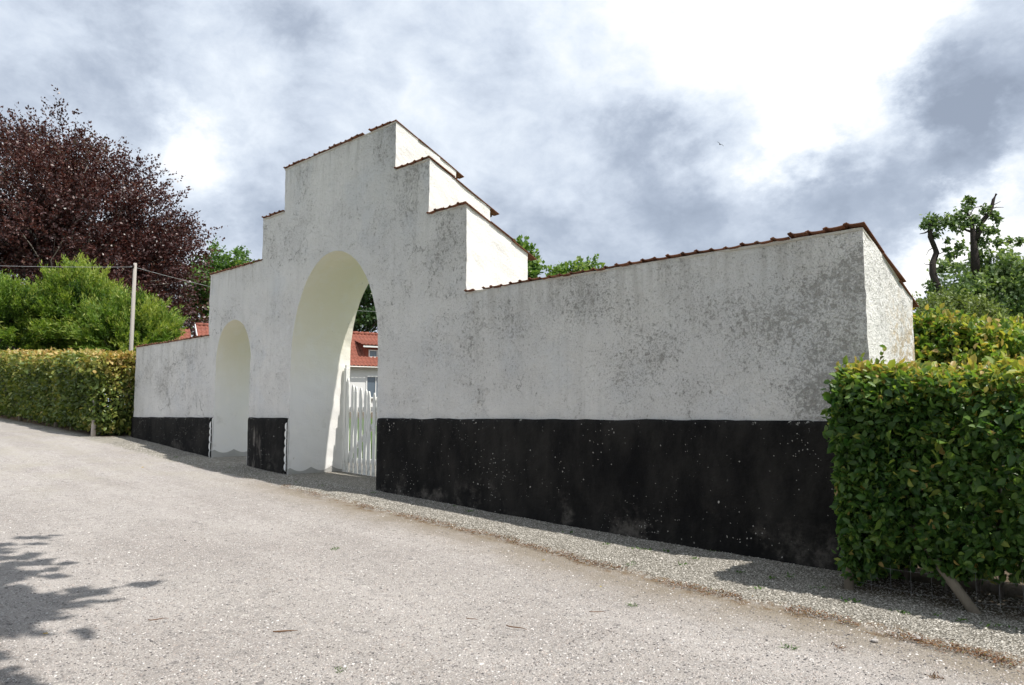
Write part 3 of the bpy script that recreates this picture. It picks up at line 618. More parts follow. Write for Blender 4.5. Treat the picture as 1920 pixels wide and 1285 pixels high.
def make_tree(name, label, cat, crowns, base, nclump, ntwig, nleaf, lsz, m, bark, seed, group=None, twig=0.9, out=0.8, upw=0.25, spread=0.8, flat=0.6,
              trunk_r=0.3, shell=0.45, tintbase=0.35, shape='quad', jit=0.06, trunk=True, rough=0.3, limb=0.10, width=0.6, lit=0.25, axr=0.65, clv=0.13, stj=0.30):
    R = np.random.default_rng(seed); crowns = [np.array(c, float) for c in crowns]
    T = tag(empty(name, base), label, cat, group); base = np.array(base, float)
    wts = np.array([c[3]*c[4]*c[5] for c in crowns])**(2/3); wts /= wts.sum()
    which = R.choice(len(crowns), nclump, p=wts); cr = np.array(crowns)[which]
    dr = unit(R.normal(size=(nclump, 3))); dr[:, 2] = np.where(dr[:, 2] < -0.55, -dr[:, 2], dr[:, 2])
    rad = 1-np.abs(R.normal(size=nclump))*shell; rad = np.clip(rad, 0.15, 1.0)*(1+rough*vnoise(dr*1.0+cr[:, :3]*0.13, 1.7, seed))
    cc = cr[:, :3]+dr*cr[:, 3:6]*rad[:, None]; cc[:, 2] = np.maximum(cc[:, 2], base[2]+0.35)
    ctr = (cr[:, :3]*0.8+np.mean(np.array(crowns)[:, :3], 0)*0.2)
    outd = unit(cc-ctr)
    mb = MB()
    if trunk:
        top = np.mean(np.array(crowns)[:, :3], 0); top = base*0.35+top*0.65 if len(crowns) == 1 else base*0.3+top*0.7
        top[2] = max(c[2]+c[5]*0.45 for c in crowns)
        def tp(f): 
            p = base+(top-base)*f; w = np.array([noise.noise((f*2.3, seed, 0)), noise.noise((f*2.1, seed, 5)), 0])*trunk_r*2.0*f; return p+w
        mb.tube([tp(f) for f in np.linspace(0, 1, 12)], [trunk_r*(1.25-f*0.2 if f < 0.1 else 1.1-f*0.95) for f in np.linspace(0, 1, 12)], 10)
        nl = min(nclump, 90)
        for i in R.choice(nclump, nl, replace=False):
            hrel = (cc[i, 2]-base[2])/max(0.1, top[2]-base[2]); f = float(np.clip(hrel*0.62+R.uniform(-.08, .02), 0.12, 0.92)); a = tp(f)
            midp = a*0.5+cc[i]*0.5+np.array([0, 0, 0.12])*np.linalg.norm(cc[i]-a)*R.uniform(-.3, 1)+R.normal(size=3)*0.06*np.linalg.norm(cc[i]-a)
            q = [a*(1-t)**2+midp*2*t*(1-t)+cc[i]*t*t+R.normal(size=3)*0.02*np.linalg.norm(cc[i]-a)*(0 < t < 1) for t in np.linspace(0, 1, 7)]
            r0 = trunk_r*limb*4*(1-f*0.7)*R.uniform(0.5, 1); mb.tube(q, [r0*(1-t*0.85)+0.006 for t in np.linspace(0, 1, 7)], 5)
    else:
        for i in R.choice(nclump, min(nclump, 60), replace=False):
            a = base+np.array([R.normal()*0.15*cr[i, 3], R.normal()*0.15*cr[i, 4], 0]); q = [a*(1-t)+cc[i]*t+np.array([0, 0, 0.2*math.sin(t*3.1)]) for t in np.linspace(0, 1, 5)]
            mb.tube(q, [trunk_r*(1-t*0.8) for t in np.linspace(0, 1, 5)], 5)
    mb.build('trunk' if trunk else 'stem', bark, T, True).matrix_parent_inverse = __import__('mathutils').Matrix.Translation(-Vector(base))
    n2 = nclump*ntwig; C2 = np.repeat(cc, ntwig, 0); O2 = np.repeat(outd, ntwig, 0)
    rv = R.normal(size=(n2, 3)); rv[:, 2] *= flat
    td = unit(O2*out+rv*spread+np.array([0, 0, upw])); tl = twig*R.uniform(0.45, 1.15, n2)
    st = C2+R.normal(size=(n2, 3))*np.array([1.0, 1.0, 0.7])*stj*twig
    n3 = n2*nleaf; s = np.tile((np.arange(nleaf)+0.5)/nleaf, n2)+R.uniform(-.05, .05, n3)
    TD = np.repeat(td, nleaf, 0); TLn = np.repeat(tl, nleaf); ST = np.repeat(st, nleaf, 0)
    sag = np.array([0, 0, -1.0])*(s**2*TLn*0.18*(1 if upw < 0.6 else -0.3))[:, None]
    pc = ST+TD*(s*TLn)[:, None]+sag+R.normal(size=(n3, 3))*jit*twig
    ax = unit(TD*0.8+R.normal(size=(n3, 3))*axr); nr = unit(R.normal(size=(n3, 3))*0.75+np.array([0, 0, 0.75])+np.repeat(O2, nleaf, 0)*0.35)
    L = lsz*R.uniform(0.7, 1.25, n3)
    cl = np.repeat(np.repeat(R.normal(size=nclump)*clv, ntwig), nleaf)
    tint = np.clip(tintbase+cl+R.normal(size=n3)*0.16+s*lit, 0, 1)
    lo = leaves('crown' if trunk else 'foliage', pc, ax, nr, L, L*width, tint, m, shape, 0.25, T); lo.matrix_parent_inverse = __import__('mathutils').Matrix.Translation(-Vector(base))
    return T
def G3(x, y): return (x, y, gz1(x, y))
def ell(px_, py_, dep, rx, rz, ry=None, dd=0.0):
    p = at(px_, py_, dep+dd); k = dep/F; return (p[0], p[1], p[2], rx*k, (ry or rx)*k, rz*k)

# ------------------------------------------------------------------ trees and shrubs behind
b = at(95, 770, 58)
make_tree('copper_beech', 'huge dark purple copper beech rising behind the left hedge', 'tree', [ell(85, 460, 58, 225, 220), ell(265, 510, 58, 95, 125), ell(-60, 560, 58, 180, 180), ell(200, 580, 58, 160, 100)],
          G3(b[0], b[1]), 820, 15, 17, 0.22, LEAF_COPPER, PALEBARK, 11, twig=2.3, out=1.1, upw=0.30, spread=0.42, flat=0.5, trunk_r=0.75, shell=0.5, tintbase=0.36, rough=0.28, jit=0.035, limb=0.07, width=0.62)
for (lab, cs, seed, n) in [('tall pointed green yew, the highest in the group behind the left hedge', [ell(122, 625, 32, 62, 108), ell(180, 610, 32, 45, 65), ell(80, 655, 32, 62, 75)], 21, 170),
                           ('low green yew behind the left hedge, next to the wooden pole', [ell(222, 655, 31, 50, 75), ell(272, 668, 31, 38, 70)], 22, 130),
                           ('spreading yew at the left edge of the photo behind the hedge', [ell(20, 640, 31, 60, 90), ell(-60, 620, 31, 70, 90)], 23, 120)]:
    c = cs[0]
    make_tree('yew_tree', lab, 'tree', cs, G3(c[0], c[1]), int(n*1.0), 22, 34, 0.17, LEAF_YEW, BARK, seed, 'yews behind the left hedge', twig=1.15, stj=0.13, out=1.0, upw=0.5, spread=0.24, flat=0.6, trunk_r=0.12, shell=0.45, tintbase=0.22, rough=0.5, width=0.22, jit=0.035, lit=0.5, axr=0.42, clv=0.2)
def broad(lab, cs, seed, n=170, m=LEAF_GREEN, tw=14, lf=11, ls=0.30, twig=1.2, grp='green trees beyond the gateway', **k):
    c = cs[0]; o = dict(out=0.7, upw=0.3, spread=0.75, flat=0.7, trunk_r=0.35, shell=0.4, rough=0.3, width=0.75, tintbase=0.38); o.update(k)
    return make_tree('broadleaf_tree', lab, 'tree', cs, G3(c[0], c[1]), n, tw, lf, ls, m, BARK, seed, grp, twig=twig, **o)
broad('green tree between the copper beech and the left step of the gateway', [ell(440, 575, 78, 75, 105), ell(385, 580, 78, 50, 100)], 31, 190)
broad('dark green tree behind the red roof seen through the big arch', [ell(690, 600, 70, 110, 125), ell(560, 620, 70, 100, 90)], 32, 200, LEAF_DARK)
broad('leafy green tree whose crown shows beside the lowest right step', [ell(975, 545, 60, 42, 85), ell(920, 560, 60, 60, 70)], 33, 130, LEAF_GREEN, ls=0.34, twig=1.0, tintbase=0.46)
broad('low light green treetop just above the right wing coping', [ell(1075, 550, 60, 42, 52), ell(1130, 560, 60, 40, 40)], 34, 90, LEAF_GREEN, ls=0.30, twig=1.0, tintbase=0.6)
# old tree with bare stag limbs at the right
T = broad('half dead tree with bare twisted limbs above its green crown', [ell(1890, 555, 34, 95, 90), ell(1960, 560, 34, 90, 100), ell(1830, 560, 34, 60, 75), ell(1850, 600, 34, 90, 60)], 35, 150, LEAF_GREY, ls=0.19, twig=0.8, tw=13, lf=11, grp=None, trunk_r=0.24, tintbase=0.40, shell=0.55, rough=0.6)
Tinv = __import__('mathutils').Matrix.Translation(-T.location)
def limb(pts, r0, r1, name='bare_limb', n=7):
    P = [at(x, y, 34+dd) for x, y, dd in pts]; mb = MB(); k = len(P); mb.tube(P, [r0+(r1-r0)*i/(k-1) for i in range(k)], n)
    o = mb.build(name, DARKBARK, T, True); o.matrix_parent_inverse = Tinv; return o
limb([(1764, 640, 0), (1764, 575, 0), (1758, 540, 0), (1749, 512, 0), (1749, 494, .1), (1756, 474, .2), (1751, 460, .1), (1744, 444, 0), (1744, 424, 0), (1741, 420, 0)], 0.19, 0.075)
limb([(1830, 520, 0), (1828, 480, 0), (1826, 458, 0), (1824, 434, 0), (1822, 415, 0), (1812, 400, 0)], 0.20, 0.05)
limb([(1829, 450, 0), (1836, 432, 0), (1842, 415, 0), (1853, 402, 0), (1860, 388, 0), (1863, 374, 0), (1868, 364, 0)], 0.15, 0.05)
limb([(1825, 436, 0), (1812, 432, 0), (1804, 426, 0)], 0.07, 0.03); limb([(1744, 432, 0), (1734, 437, 0), (1724, 439, 0)], 0.05, 0.012)
limb([(1749, 465, 0), (1741, 470, 0), (1736, 480, 0)], 0.025, 0.008, n=4); limb([(1748, 495, 0), (1738, 497, 0), (1732, 494, 0)], 0.025, 0.008, n=4)
limb([(1858, 392, 0), (1868, 389, 0), (1882, 389, 0)], 0.03, 0.008, n=4); limb([(1862, 385, 0), (1872, 380, 0), (1877, 377, 0)], 0.02, 0.006, n=4); limb([(1818, 405, 0), (1826, 390, 0), (1845, 386, 0)], 0.03, 0.01, n=4)
limb([(1758, 478, 0), (1770, 472, 0), (1775, 455, 0)], 0.025, 0.01, n=4)
def clusters(spots, seed, n=16, lf=9, ls=0.18, twig=0.45, name='leaf_cluster'):
    R = np.random.default_rng(seed); P = []; 
    for (x, y, r) in spots:
        c = at(x, y, 34); k = 34/F*r
        P.append(c+R.normal(size=(int(n*r), 3))*k*0.45)
    P = np.concatenate(P); N = len(P)
    o = leaves(name, P, R.normal(size=(N, 3))+np.array([0, 0, -0.2]), R.normal(size=(N, 3))*0.7+np.array([0, 0, 1]), ls*R.uniform(.7, 1.2, N), ls*0.7, np.clip(0.40+R.normal(size=N)*0.22, 0, 1), LEAF_GREY, 'quad', 0.25, T)
    o.matrix_parent_inverse = Tinv
clusters([(1735, 422, 10), (1748, 412, 12), (1758, 425, 12), (1770, 415, 14), (1785, 418, 14), (1797, 425, 12), (1752, 440, 8), (1800, 405, 13), (1812, 390, 10), (1815, 418, 10), (1828, 410, 10), (1846, 395, 9), (1862, 402, 9), (1838, 425, 10), (1852, 435, 10),
          (1870, 412, 6), (1776, 452, 5), (1774, 468, 5), (1778, 480, 5), (1790, 475, 8), (1800, 462, 9), (1845, 455, 12), (1865, 432, 7), (1765, 505, 9), (1745, 535, 9), (1758, 545, 8), (1872, 455, 10), (1893, 452, 7), (1912, 452, 8), (1824, 378, 5), (1815, 375, 4)], 5, n=9)
broad('dark tree peeping out behind the right end of the white wall', [ell(1745, 620, 44, 42, 62), ell(1790, 620, 44, 60, 60)], 36, 70, LEAF_DARK, ls=0.26, twig=0.8, grp=None)
# shrubs behind the right hedge
def bush(lab, cs, seed, n, m, ls, twig, tw=12, lf=9, shape='quad', grp='shrubs behind the right hedge', **k):
    c = cs[0]; o = dict(out=0.9, upw=0.45, spread=0.6, flat=0.8, trunk_r=0.03, shell=0.3, tintbase=0.4, rough=0.25, width=0.65, trunk=False); o.update(k)
    return make_tree('shrub', lab, 'shrub', cs, G3(c[0], c[1]), n, tw, lf, ls, m, BARK, seed, grp, twig=twig, shape=shape, **o)
bush('rounded olive green shrub below the half dead tree', [ell(1795, 650, 24, 78, 85), ell(1850, 680, 24, 60, 75)], 41, 210, LEAF_OLIVE, 0.12, 0.5, 16, 11, width=0.55)
bush('bright green leafy shrub against the right end of the wall', [ell(1745, 700, 10.2, 62, 92), ell(1700, 720, 10.2, 60, 80)], 42, 95, LEAF_HEDGE, 0.085, 0.30, 13, 9, 'leaf', tintbase=0.48)
bush('bushy hornbeam with orange young tips behind the right hedge', [ell(1838, 720, 9.6, 70, 92), ell(1880, 740, 9.6, 60, 80)], 43, 110, LEAF_HEDGE, 0.085, 0.30, 13, 9, 'leaf', tintbase=0.52)
bush('orange tipped shrub at the right edge of the photo behind the hedge', [ell(1945, 710, 10.2, 60, 96), ell(2040, 720, 10.2, 80, 90)], 44, 100, LEAF_HEDGE, 0.085, 0.30, 13, 9, 'leaf', tintbase=0.50)
# tree standing beside the photographer: only its shade falls into the picture
make_tree('roadside_tree', 'roadside tree outside the frame whose shade falls on the gravel at lower left', 'tree', [(-3.1, -2.25, 7.2, 4.2, 4.6, 2.3), (-5.4, -2.45, 7.2, 3.6, 4.9, 2.3)], (-3.4, -5.0, gz1(-3.4, -5)), 1000, 15, 12, 0.25, LEAF_GREEN, BARK, 51, twig=0.8, out=0.9, upw=0.1, spread=0.6, flat=0.5, trunk_r=0.35, shell=0.55, rough=0.10, width=0.9)

# ------------------------------------------------------------------ hedges
def hedge(name, label, x0, x1, y0, y1, zlo, zhi, n, ls, m, seed, tint_fn, shape='leaf', dens_fn=None):
    "clipped hedge: leaves in a skin over a rounded block; zlo, zhi are height functions of x"
    R = np.random.default_rng(seed); H = tag(empty(name, ((x0+x1)/2, (y0+y1)/2, gz1((x0+x1)/2, (y0+y1)/2))), label, 'hedge'); inv = __import__('mathutils').Matrix.Translation(-H.location)
    Lx, Ly = x1-x0, y1-y0; hz = float(np.mean(zhi(np.array([x0, x1]))-zlo(np.array([x0, x1]))))
    areas = np.array([Lx*hz, Lx*hz*0.6, Lx*Ly, Ly*hz*1.2, Ly*hz*0.6, Lx*Ly*0.4]); side = R.choice(6, n, p=areas/areas.sum())
    u, w = R.uniform(0, 1, n), R.uniform(0, 1, n)
    if dens_fn is not None: u = dens_fn(u)
    fx = np.where(side == 3, 1.0 if label.find('left') >= 0 else 0.0, np.where(side == 4, 0.0 if label.find('left') >= 0 else 1.0, u))
    fy = np.where(side == 0, 0.0, np.where(side == 1, 1.0, np.where(side >= 3, np.where(side == 5, w, u if dens_fn is None else R.uniform(0, 1, n)), w)))
    fz = np.where(side == 2, 1.0, np.where(side == 5, 0.0, R.uniform(0, 1, n)))
    nrm = np.zeros((n, 3)); sgn = 1.0 if label.find('left') >= 0 else -1.0
    nrm[side == 0] = (0, -1, 0); nrm[side == 1] = (0, 1, 0); nrm[side == 2] = (0, 0, 1); nrm[side == 3] = (sgn, 0, 0); nrm[side == 4] = (-sgn, 0, 0); nrm[side == 5] = (0, 0, -1)
    X = x0+Lx*fx; zl, zh = zlo(X), zhi(X); Y = y0+Ly*fy; Z = zl+(zh-zl)*fz
    # round the edges
    ez = np.clip((fz-0.86)/0.14, 0, 1); eb = np.clip((0.16-fz)/0.16, 0, 1); cy = (y0+y1)/2
    Y = cy+(Y-cy)*(1-0.16*ez**2-0.22*eb**1.5); ex = np.clip((np.minimum(fx, 1-fx)*Lx), 0, 0.25)/0.25; Y = cy+(Y-cy)*(0.90+0.10*ex)
    P = np.stack([X, Y, Z], 1); bulge = np.array([0.12*noise.noise((p[0]*1.5, p[1]*1.5, p[2]*1.5))+0.09*noise.noise((p[0]*5, p[1]*5, p[2]*5)) for p in P])
    depth = np.abs(R.normal(size=n))*np.where(R.uniform(size=n) < 0.25, 0.30, 0.10); P += nrm*(bulge-depth+0.03)[:, None]; P += R.normal(size=(n, 3))*0.02
    ax = unit(R.normal(size=(n, 3))*0.7+nrm*0.35+np.array([0, 0, -0.15])); nr = unit(nrm*0.5+np.array([0, 0, 0.5])+R.normal(size=(n, 3))*0.75)
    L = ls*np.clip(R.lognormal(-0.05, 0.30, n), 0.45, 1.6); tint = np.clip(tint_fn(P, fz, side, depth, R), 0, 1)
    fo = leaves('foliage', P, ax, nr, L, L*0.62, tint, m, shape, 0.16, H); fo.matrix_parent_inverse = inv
    mb = MB(); k = int(Lx/0.22)
    for i in range(k):
        x = x0+Lx*(i+0.5)/k+R.uniform(-.07, .07); y = cy+R.uniform(-.18, .18); zb = gz1(x, y)-0.05; zt = float(zhi(np.array([x]))[0])-0.25
        q = [(x+R.normal()*0.05*t, y+R.normal()*0.09*t, zb+(zt-zb)*t) for t in np.linspace(0, 1, 6)]
        mb.tube(q, [0.022*(1-0.7*t) for t in np.linspace(0, 1, 6)], 5)
        for j in range(5):
            t = R.uniform(0.15, 0.85); s_ = (x, y, zb+(zt-zb)*t); e = (x+R.uniform(-.35, .35), y+R.choice([-1, 1])*R.uniform(.25, .55), s_[2]+R.uniform(.05, .35)); mb.tube([s_, ((s_[0]+e[0])/2, (s_[1]+e[1])/2, (s_[2]+e[2])/2+.04), e], [0.009, 0.006, 0.003], 4)
    so_ = mb.build('stem', BARK, H, True); so_.matrix_parent_inverse = inv
    return H
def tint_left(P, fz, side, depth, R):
    t = 0.30+R.normal(size=len(P))*0.18+np.clip((fz-0.66)/0.34, 0, 1)*0.42+(side == 3)*0.22+(side == 2)*0.16  # sunlight on the end face put into leaf colour; top yellower with young growth
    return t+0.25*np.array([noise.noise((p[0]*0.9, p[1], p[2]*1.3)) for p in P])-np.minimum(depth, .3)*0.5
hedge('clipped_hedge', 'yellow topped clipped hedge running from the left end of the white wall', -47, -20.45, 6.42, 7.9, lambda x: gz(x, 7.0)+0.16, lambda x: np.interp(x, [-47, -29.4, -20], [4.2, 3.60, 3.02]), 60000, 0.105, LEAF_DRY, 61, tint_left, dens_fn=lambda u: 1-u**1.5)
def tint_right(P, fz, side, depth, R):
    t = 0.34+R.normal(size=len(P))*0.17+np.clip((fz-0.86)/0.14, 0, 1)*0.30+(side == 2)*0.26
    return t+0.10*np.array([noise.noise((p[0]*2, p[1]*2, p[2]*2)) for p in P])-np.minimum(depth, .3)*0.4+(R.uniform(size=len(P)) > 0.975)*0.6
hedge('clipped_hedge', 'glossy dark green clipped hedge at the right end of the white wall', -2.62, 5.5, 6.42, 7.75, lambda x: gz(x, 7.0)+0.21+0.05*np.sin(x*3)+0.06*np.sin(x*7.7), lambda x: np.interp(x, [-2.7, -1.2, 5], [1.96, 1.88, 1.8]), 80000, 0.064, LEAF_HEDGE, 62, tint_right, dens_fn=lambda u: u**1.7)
# sprig of young shoots standing above the corner of the right hedge
def sprig(label, root, tip, n, seed, parent=None):
    R = np.random.default_rng(seed); a, b = np.array(root), np.array(tip); t = np.linspace(0.15, 1, n); P = a+(b-a)*t[:, None]
    o = tag(empty('hedge_shoot', tuple(root)), label, 'shoot', 'young shoots on the right hedge'); inv = __import__('mathutils').Matrix.Translation(-o.location)
    m_ = MB().tube([a, (a+b)/2+np.array([0.01, 0, 0.01]), b], [0.004, 0.003, 0.0015], 5).build('stem', TWIGBARK, o, True); m_.matrix_parent_inverse = inv
    ax = unit((b-a)/np.linalg.norm(b-a)*0.7+R.normal(size=(n, 3))*0.5); l_ = leaves('leaf_row', P, ax, unit(R.normal(size=(n, 3))*0.5+np.array([0, -0.3, 0.8])), 0.06*R.uniform(.6, 1.1, n), 0.034, np.clip(0.55+R.normal(size=n)*0.2, 0, 1), LEAF_HEDGE, 'leaf', 0.2, o); l_.matrix_parent_inverse = inv
sprig('longest upright young shoot on the corner of the right hedge', (-2.42, 6.62, 1.85), (-2.26, 6.60, 2.14), 9, 1); sprig('short leaning young shoot left of the longest one on the right hedge', (-2.48, 6.60, 1.88), (-2.42, 6.52, 2.06), 6, 2)
# posts of the hedge fences
def post(label, x, y, h, r, tilt=(0, 0), grp='posts along the hedges', m=WOOD):
    z = gz1(x, y); mb = MB(); mb.tube([(0, 0, -0.1), (0, 0, h*0.5), (0, 0, h-0.012), (0, 0, h)], [r*1.04, r, r*0.98, r*0.8], 10)
    o = mb.build('fence_post', m, None, True); o.location = (x, y, z); o.rotation_euler = (tilt[0], tilt[1], random.uniform(0, 6)); return tag(o, label, 'post', grp)
post('round wooden post at the left foot of the glossy right hedge', -2.62, 6.58, 1.25, 0.037)
post('pale wooden post at the lit end of the left hedge beside the wall', -20.62, 6.46, 1.05, 0.055, m=POLEWOOD); post('wooden post under the middle of the left hedge', -24.2, 6.62, 0.9, 0.05); post('wooden post under the left hedge near the photo edge', -27.8, 6.6, 0.9, 0.05)
post('wooden post at the right hedge hidden by its leaves', -0.3, 6.7, 1.25, 0.037)
p0, p1 = Vector((-1.66, 6.50, gz1(-1.66, 6.5)-0.05)), Vector((-2.38, 6.66, gz1(-2.4, 6.6)+0.86))
tag(MB().tube([p0, p0.lerp(p1, .4), p0.lerp(p1, .8), p1], [0.037, 0.036, 0.035, 0.034], 10).build('brace_strut', WOOD, None, True), 'slanting wooden strut propped under the right hedge', 'strut')
mb = MB()
for i in range(22):
    x = -2.6+i*0.15; mb.tube([(x, 6.60, gz1(x, 6.6)+0.01), (x+random.uniform(-.02, .02), 6.60, gz1(x, 6.6)+1.0)], 0.0010, 4, False)
for k in range(6):
    mb.tube([(x, 6.60+0.004*math.sin(x*9), gz1(x, 6.6)+0.05+k*0.16+0.012*math.sin(x*4+k)) for x in np.linspace(-2.6, 0.6, 24)], 0.0010, 4, False)
tag(mb.build('wire_fence', WIRE), 'thin wire mesh fence along the foot of the right hedge', 'fence')

# ------------------------------------------------------------------ house in the yard
th = math.radians(14.85); uu = np.array([math.sin(th), math.cos(th), 0]); nf = np.array([math.cos(th), -math.sin(th), 0]); E0 = at(655, 687, 45)
HB = gz1(E0[0], E0[1]); HOUSE = tag(empty('farmhouse', (E0[0], E0[1], HB)), 'long white house with red pantile roof and dormer in the yard behind the gateway', 'house')
HOUSE.rotation_euler.z = -th           # local +Y along the house, local +X towards its front
EV = E0[2]-HB; RISE, HALF = 2.18, 2.6; L0, L1 = -8.0, 9.0
mb = MB(); ov = 0.35
mb.box((-HALF, (L0+L1)/2, (EV-0.05)/2-0.15), (2*(HALF-ov), L1-L0-0.3, EV-0.05+0.3))
i = len(mb.v); xa, xb = -ov, -2*HALF+ov
for y in (L0+0.15, L1-0.15): mb.v += [(xa, y, EV-0.05), (xb, y, EV-0.05), (-HALF, y, EV-0.05+(HALF-ov)*RISE/HALF)]
mb.f += [(i, i+1, i+2), (i+3, i+5, i+4), (i, i+2, i+5, i+3), (i+1, i+4, i+5, i+2)]
mb.build('wall', HOUSEWHITE, HOUSE)
def pantile_slope(o0, along, down, length, run, rise, pitch=0.235, rows=9, amp=0.035):
    "corrugated, stepped pantile field from the ridge (o0) down"
    v, f = [], []; nc = int(length/pitch*6); rl = [(r+e) for r in range(rows) for e in (0.0, 0.97)]
    for r in rl:
        t = r/rows; step = 0.035*(r-math.floor(r+1e-9))-0.0
        for c in range(nc+1):
            s = length*c/nc; w = math.sin(2*math.pi*s/pitch); h = amp*w*(1.0 if w > 0 else 0.6)
            v.append((o0[0]+along[0]*s+down[0]*run*t, o0[1]+along[1]*s+down[1]*run*t, o0[2]-rise*t+h+step))
    for r in range(len(rl)-1):
        for c in range(nc): a = r*(nc+1)+c; f.append((a, a+1, a+nc+2, a+nc+1))
    return v, f
def slope_obj(name, *a, parent=None, **k):
    v, f = pantile_slope(*a, **k); me = mesh_from(name, v, f, (ROOF,)); o = link(name, me, parent); s = o.modifiers.new('thickness', 'SOLIDIFY'); s.thickness = 0.03; s.offset = -1; return o
slope_obj('roof', (-HALF, L0, EV+RISE), (0, 1), (1, 0), L1-L0, HALF, RISE, parent=HOUSE); slope_obj('roof', (-HALF, L0, EV+RISE), (0, 1), (-1, 0), L1-L0, HALF, RISE, parent=HOUSE)
nrt = int((L1-L0)/0.36)
rt = MB(); rt.tube([(0, 0, 0), (0, 0.2, 0.004), (0, 0.37, 0.012)], [0.115, 0.12, 0.135], 10); rtm = mesh_from('ridge_tile', rt.v, rt.f, (ROOF,), True)
for k in range(nrt): link('ridge_tile', rtm, HOUSE, (-HALF, L0+k*0.36, EV+RISE+0.02+random.uniform(-.008, .008)))
MB().tube([(0.03, L0, EV-0.03), (0.03, L1, EV-0.03)], 0.06, 8).build('gutter', ZINC, HOUSE, True)
bb = MB(); bb.hexa([(0.02, L0-0.05, EV-0.16), (0.02, L0-0.01, EV-0.16), (-HALF, L0-0.01, EV+RISE-0.16), (-HALF, L0-0.05, EV+RISE-0.16), (0.02, L0-0.05, EV+0.07), (0.02, L0-0.01, EV+0.07), (-HALF, L0-0.01, EV+RISE+0.07), (-HALF, L0-0.05, EV+RISE+0.07)]); bb.build('barge_board', HOUSEWHITE, HOUSE)
def window(x, yc, z0, w, h, parent=HOUSE):
    o = link('window', None, parent, (x, yc, z0)); o = o
    fr = MB(); t = 0.07
    for (cy_, cz, sy_, sz2) in ((-w/2, h/2, t, h), (w/2, h/2, t, h), (0, 0, w+t, t), (0, h, w+t, t), (0, h/2, 0.05, h)): fr.box((0, cy_, cz), (0.07 if sy_ != 0.05 else 0.055, sy_, sz2))
    fr.build('frame', HOUSEWHITE, o); MB().box((-0.02, 0, h/2), (0.02, w, h)).build('pane', GLASS, o)
    MB().box((0.04, 0, -0.06), (0.12, w+0.2, 0.05)).build('sill', ZINC, o)
for yc in (-6.2, -3.4, -0.6, 1.75, 4.6, 7.2): window(-ov+0.012, yc, 0.85, 1.15, 1.25)
def dormer(yc):
    D = link('dormer', None, HOUSE, (0, yc, 0)); zf = EV+0.62; xf = -0.62*HALF/RISE; w = 1.5; hh = 0.62
    zt = zf+hh; xr = -(zt+0.35-EV)*HALF/RISE
    c = MB(); c.hexa([(xf, -w/2, zf-0.2), (xf, w/2, zf-0.2), (xr, w/2, zf-0.2), (xr, -w/2, zf-0.2), (xf, -w/2, zt), (xf, w/2, zt), (xr, w/2, zt+0.32), (xr, -w/2, zt+0.32)]); c.build('cheek', REDPAINT, D)
    v, f = pantile_slope((xr-0.25, -w/2-0.22, zt+0.45), (0, 1), (1, 0), w+0.44, xf+0.32-xr+0.25, 0.40, rows=4)
    o = link('dormer_roof', mesh_from('dormer_roof', v, f, (ROOF,)), D); s = o.modifiers.new('t', 'SOLIDIFY'); s.thickness = 0.05; s.offset = -1
    MB().box((xf+0.30, 0, zt-0.005), (0.03, w+0.44, 0.09)).build('fascia', HOUSEWHITE, D)
    fr = MB(); fw, fh = 1.0, 0.40; z0 = zf+0.02
    for (cy_, cz, sy_, sz2) in ((-fw/2, fh/2, .06, fh), (fw/2, fh/2, .06, fh), (0, 0, fw+.06, .06), (0, fh, fw+.06, .06), (0, fh/2, .045, fh)): fr.box((xf+0.02, cy_, z0+cz), (.05 if sy_ != .045 else .04, sy_, sz2))
    fr.build('frame', HOUSEWHITE, D); MB().box((xf+0.008, 0, z0+fh/2), (.012, fw, fh)).build('pane', GLASS, D)
dormer(1.95); dormer(-3.2)
# low annex at the near end of the house
AN = tag(empty('annex', tuple(E0+uu*(L0-1.2))), 'low red tiled annex at the left end of the white house', 'outbuilding'); AN.rotation_euler.z = -th; AN.location.z = HB
MB().box((-HALF, -0.10, EV/2-0.15), (3.6, 1.9, EV)).build('wall', REDPAINT, AN)
slope_obj('roof', (-HALF, -1.05, EV+RISE-0.28), (0, 1), (1, 0), 1.95, HALF-0.2, RISE-0.35, parent=AN); slope_obj('roof', (-HALF, -1.05, EV+RISE-0.28), (0, 1), (-1, 0), 1.95, HALF-0.2, RISE-0.35, parent=AN)
ga = MB(); i = 0
for y in (-1.0, 0.85): ga.v += [(-HALF+1.78, y, EV-0.3), (-HALF-1.78, y, EV-0.3), (-HALF, y, EV+RISE-0.38)]
ga.f += [(0, 1, 2), (3, 5, 4), (0, 2, 5, 3), (1, 4, 5, 2), (0, 3, 4, 1)]; ga.build('gable', REDPAINT, AN)

# ------------------------------------------------------------------ pole and wires
pt = at(253, 494, 24); pz = gz1(pt[0], pt[1])
POLE = tag(empty('utility_pole', (pt[0], pt[1], pz)), 'bare silvery wooden pole behind the left hedge', 'pole')
MB().tube([(0, 0, -0.2), (0, 0, 2.5), (0.02, 0, pt[2]-pz-0.01), (0.02, 0, pt[2]-pz)], [0.066, 0.060, 0.052, 0.046], 12).build('shaft', POLEWOOD, POLE, True)
ins = MB(); ins.tube([(0.06, -0.06, pt[2]-pz-0.16), (0.06, -0.06, pt[2]-pz-0.12), (0.06, -0.06, pt[2]-pz-0.06)], [0.022, 0.03, 0.015], 8); ins.build('insulator', DARKBARK, POLE, True)
def wire(a, b, sag, label):
    a, b = np.array(a), np.array(b); q = [a*(1-t)+b*t-np.array([0, 0, sag*4*t*(1-t)]) for t in np.linspace(0, 1, 30)]
    tag(MB().tube(q, 0.006, 5).build('overhead_wire', BLACKWIRE), label, 'wire', 'overhead wires')
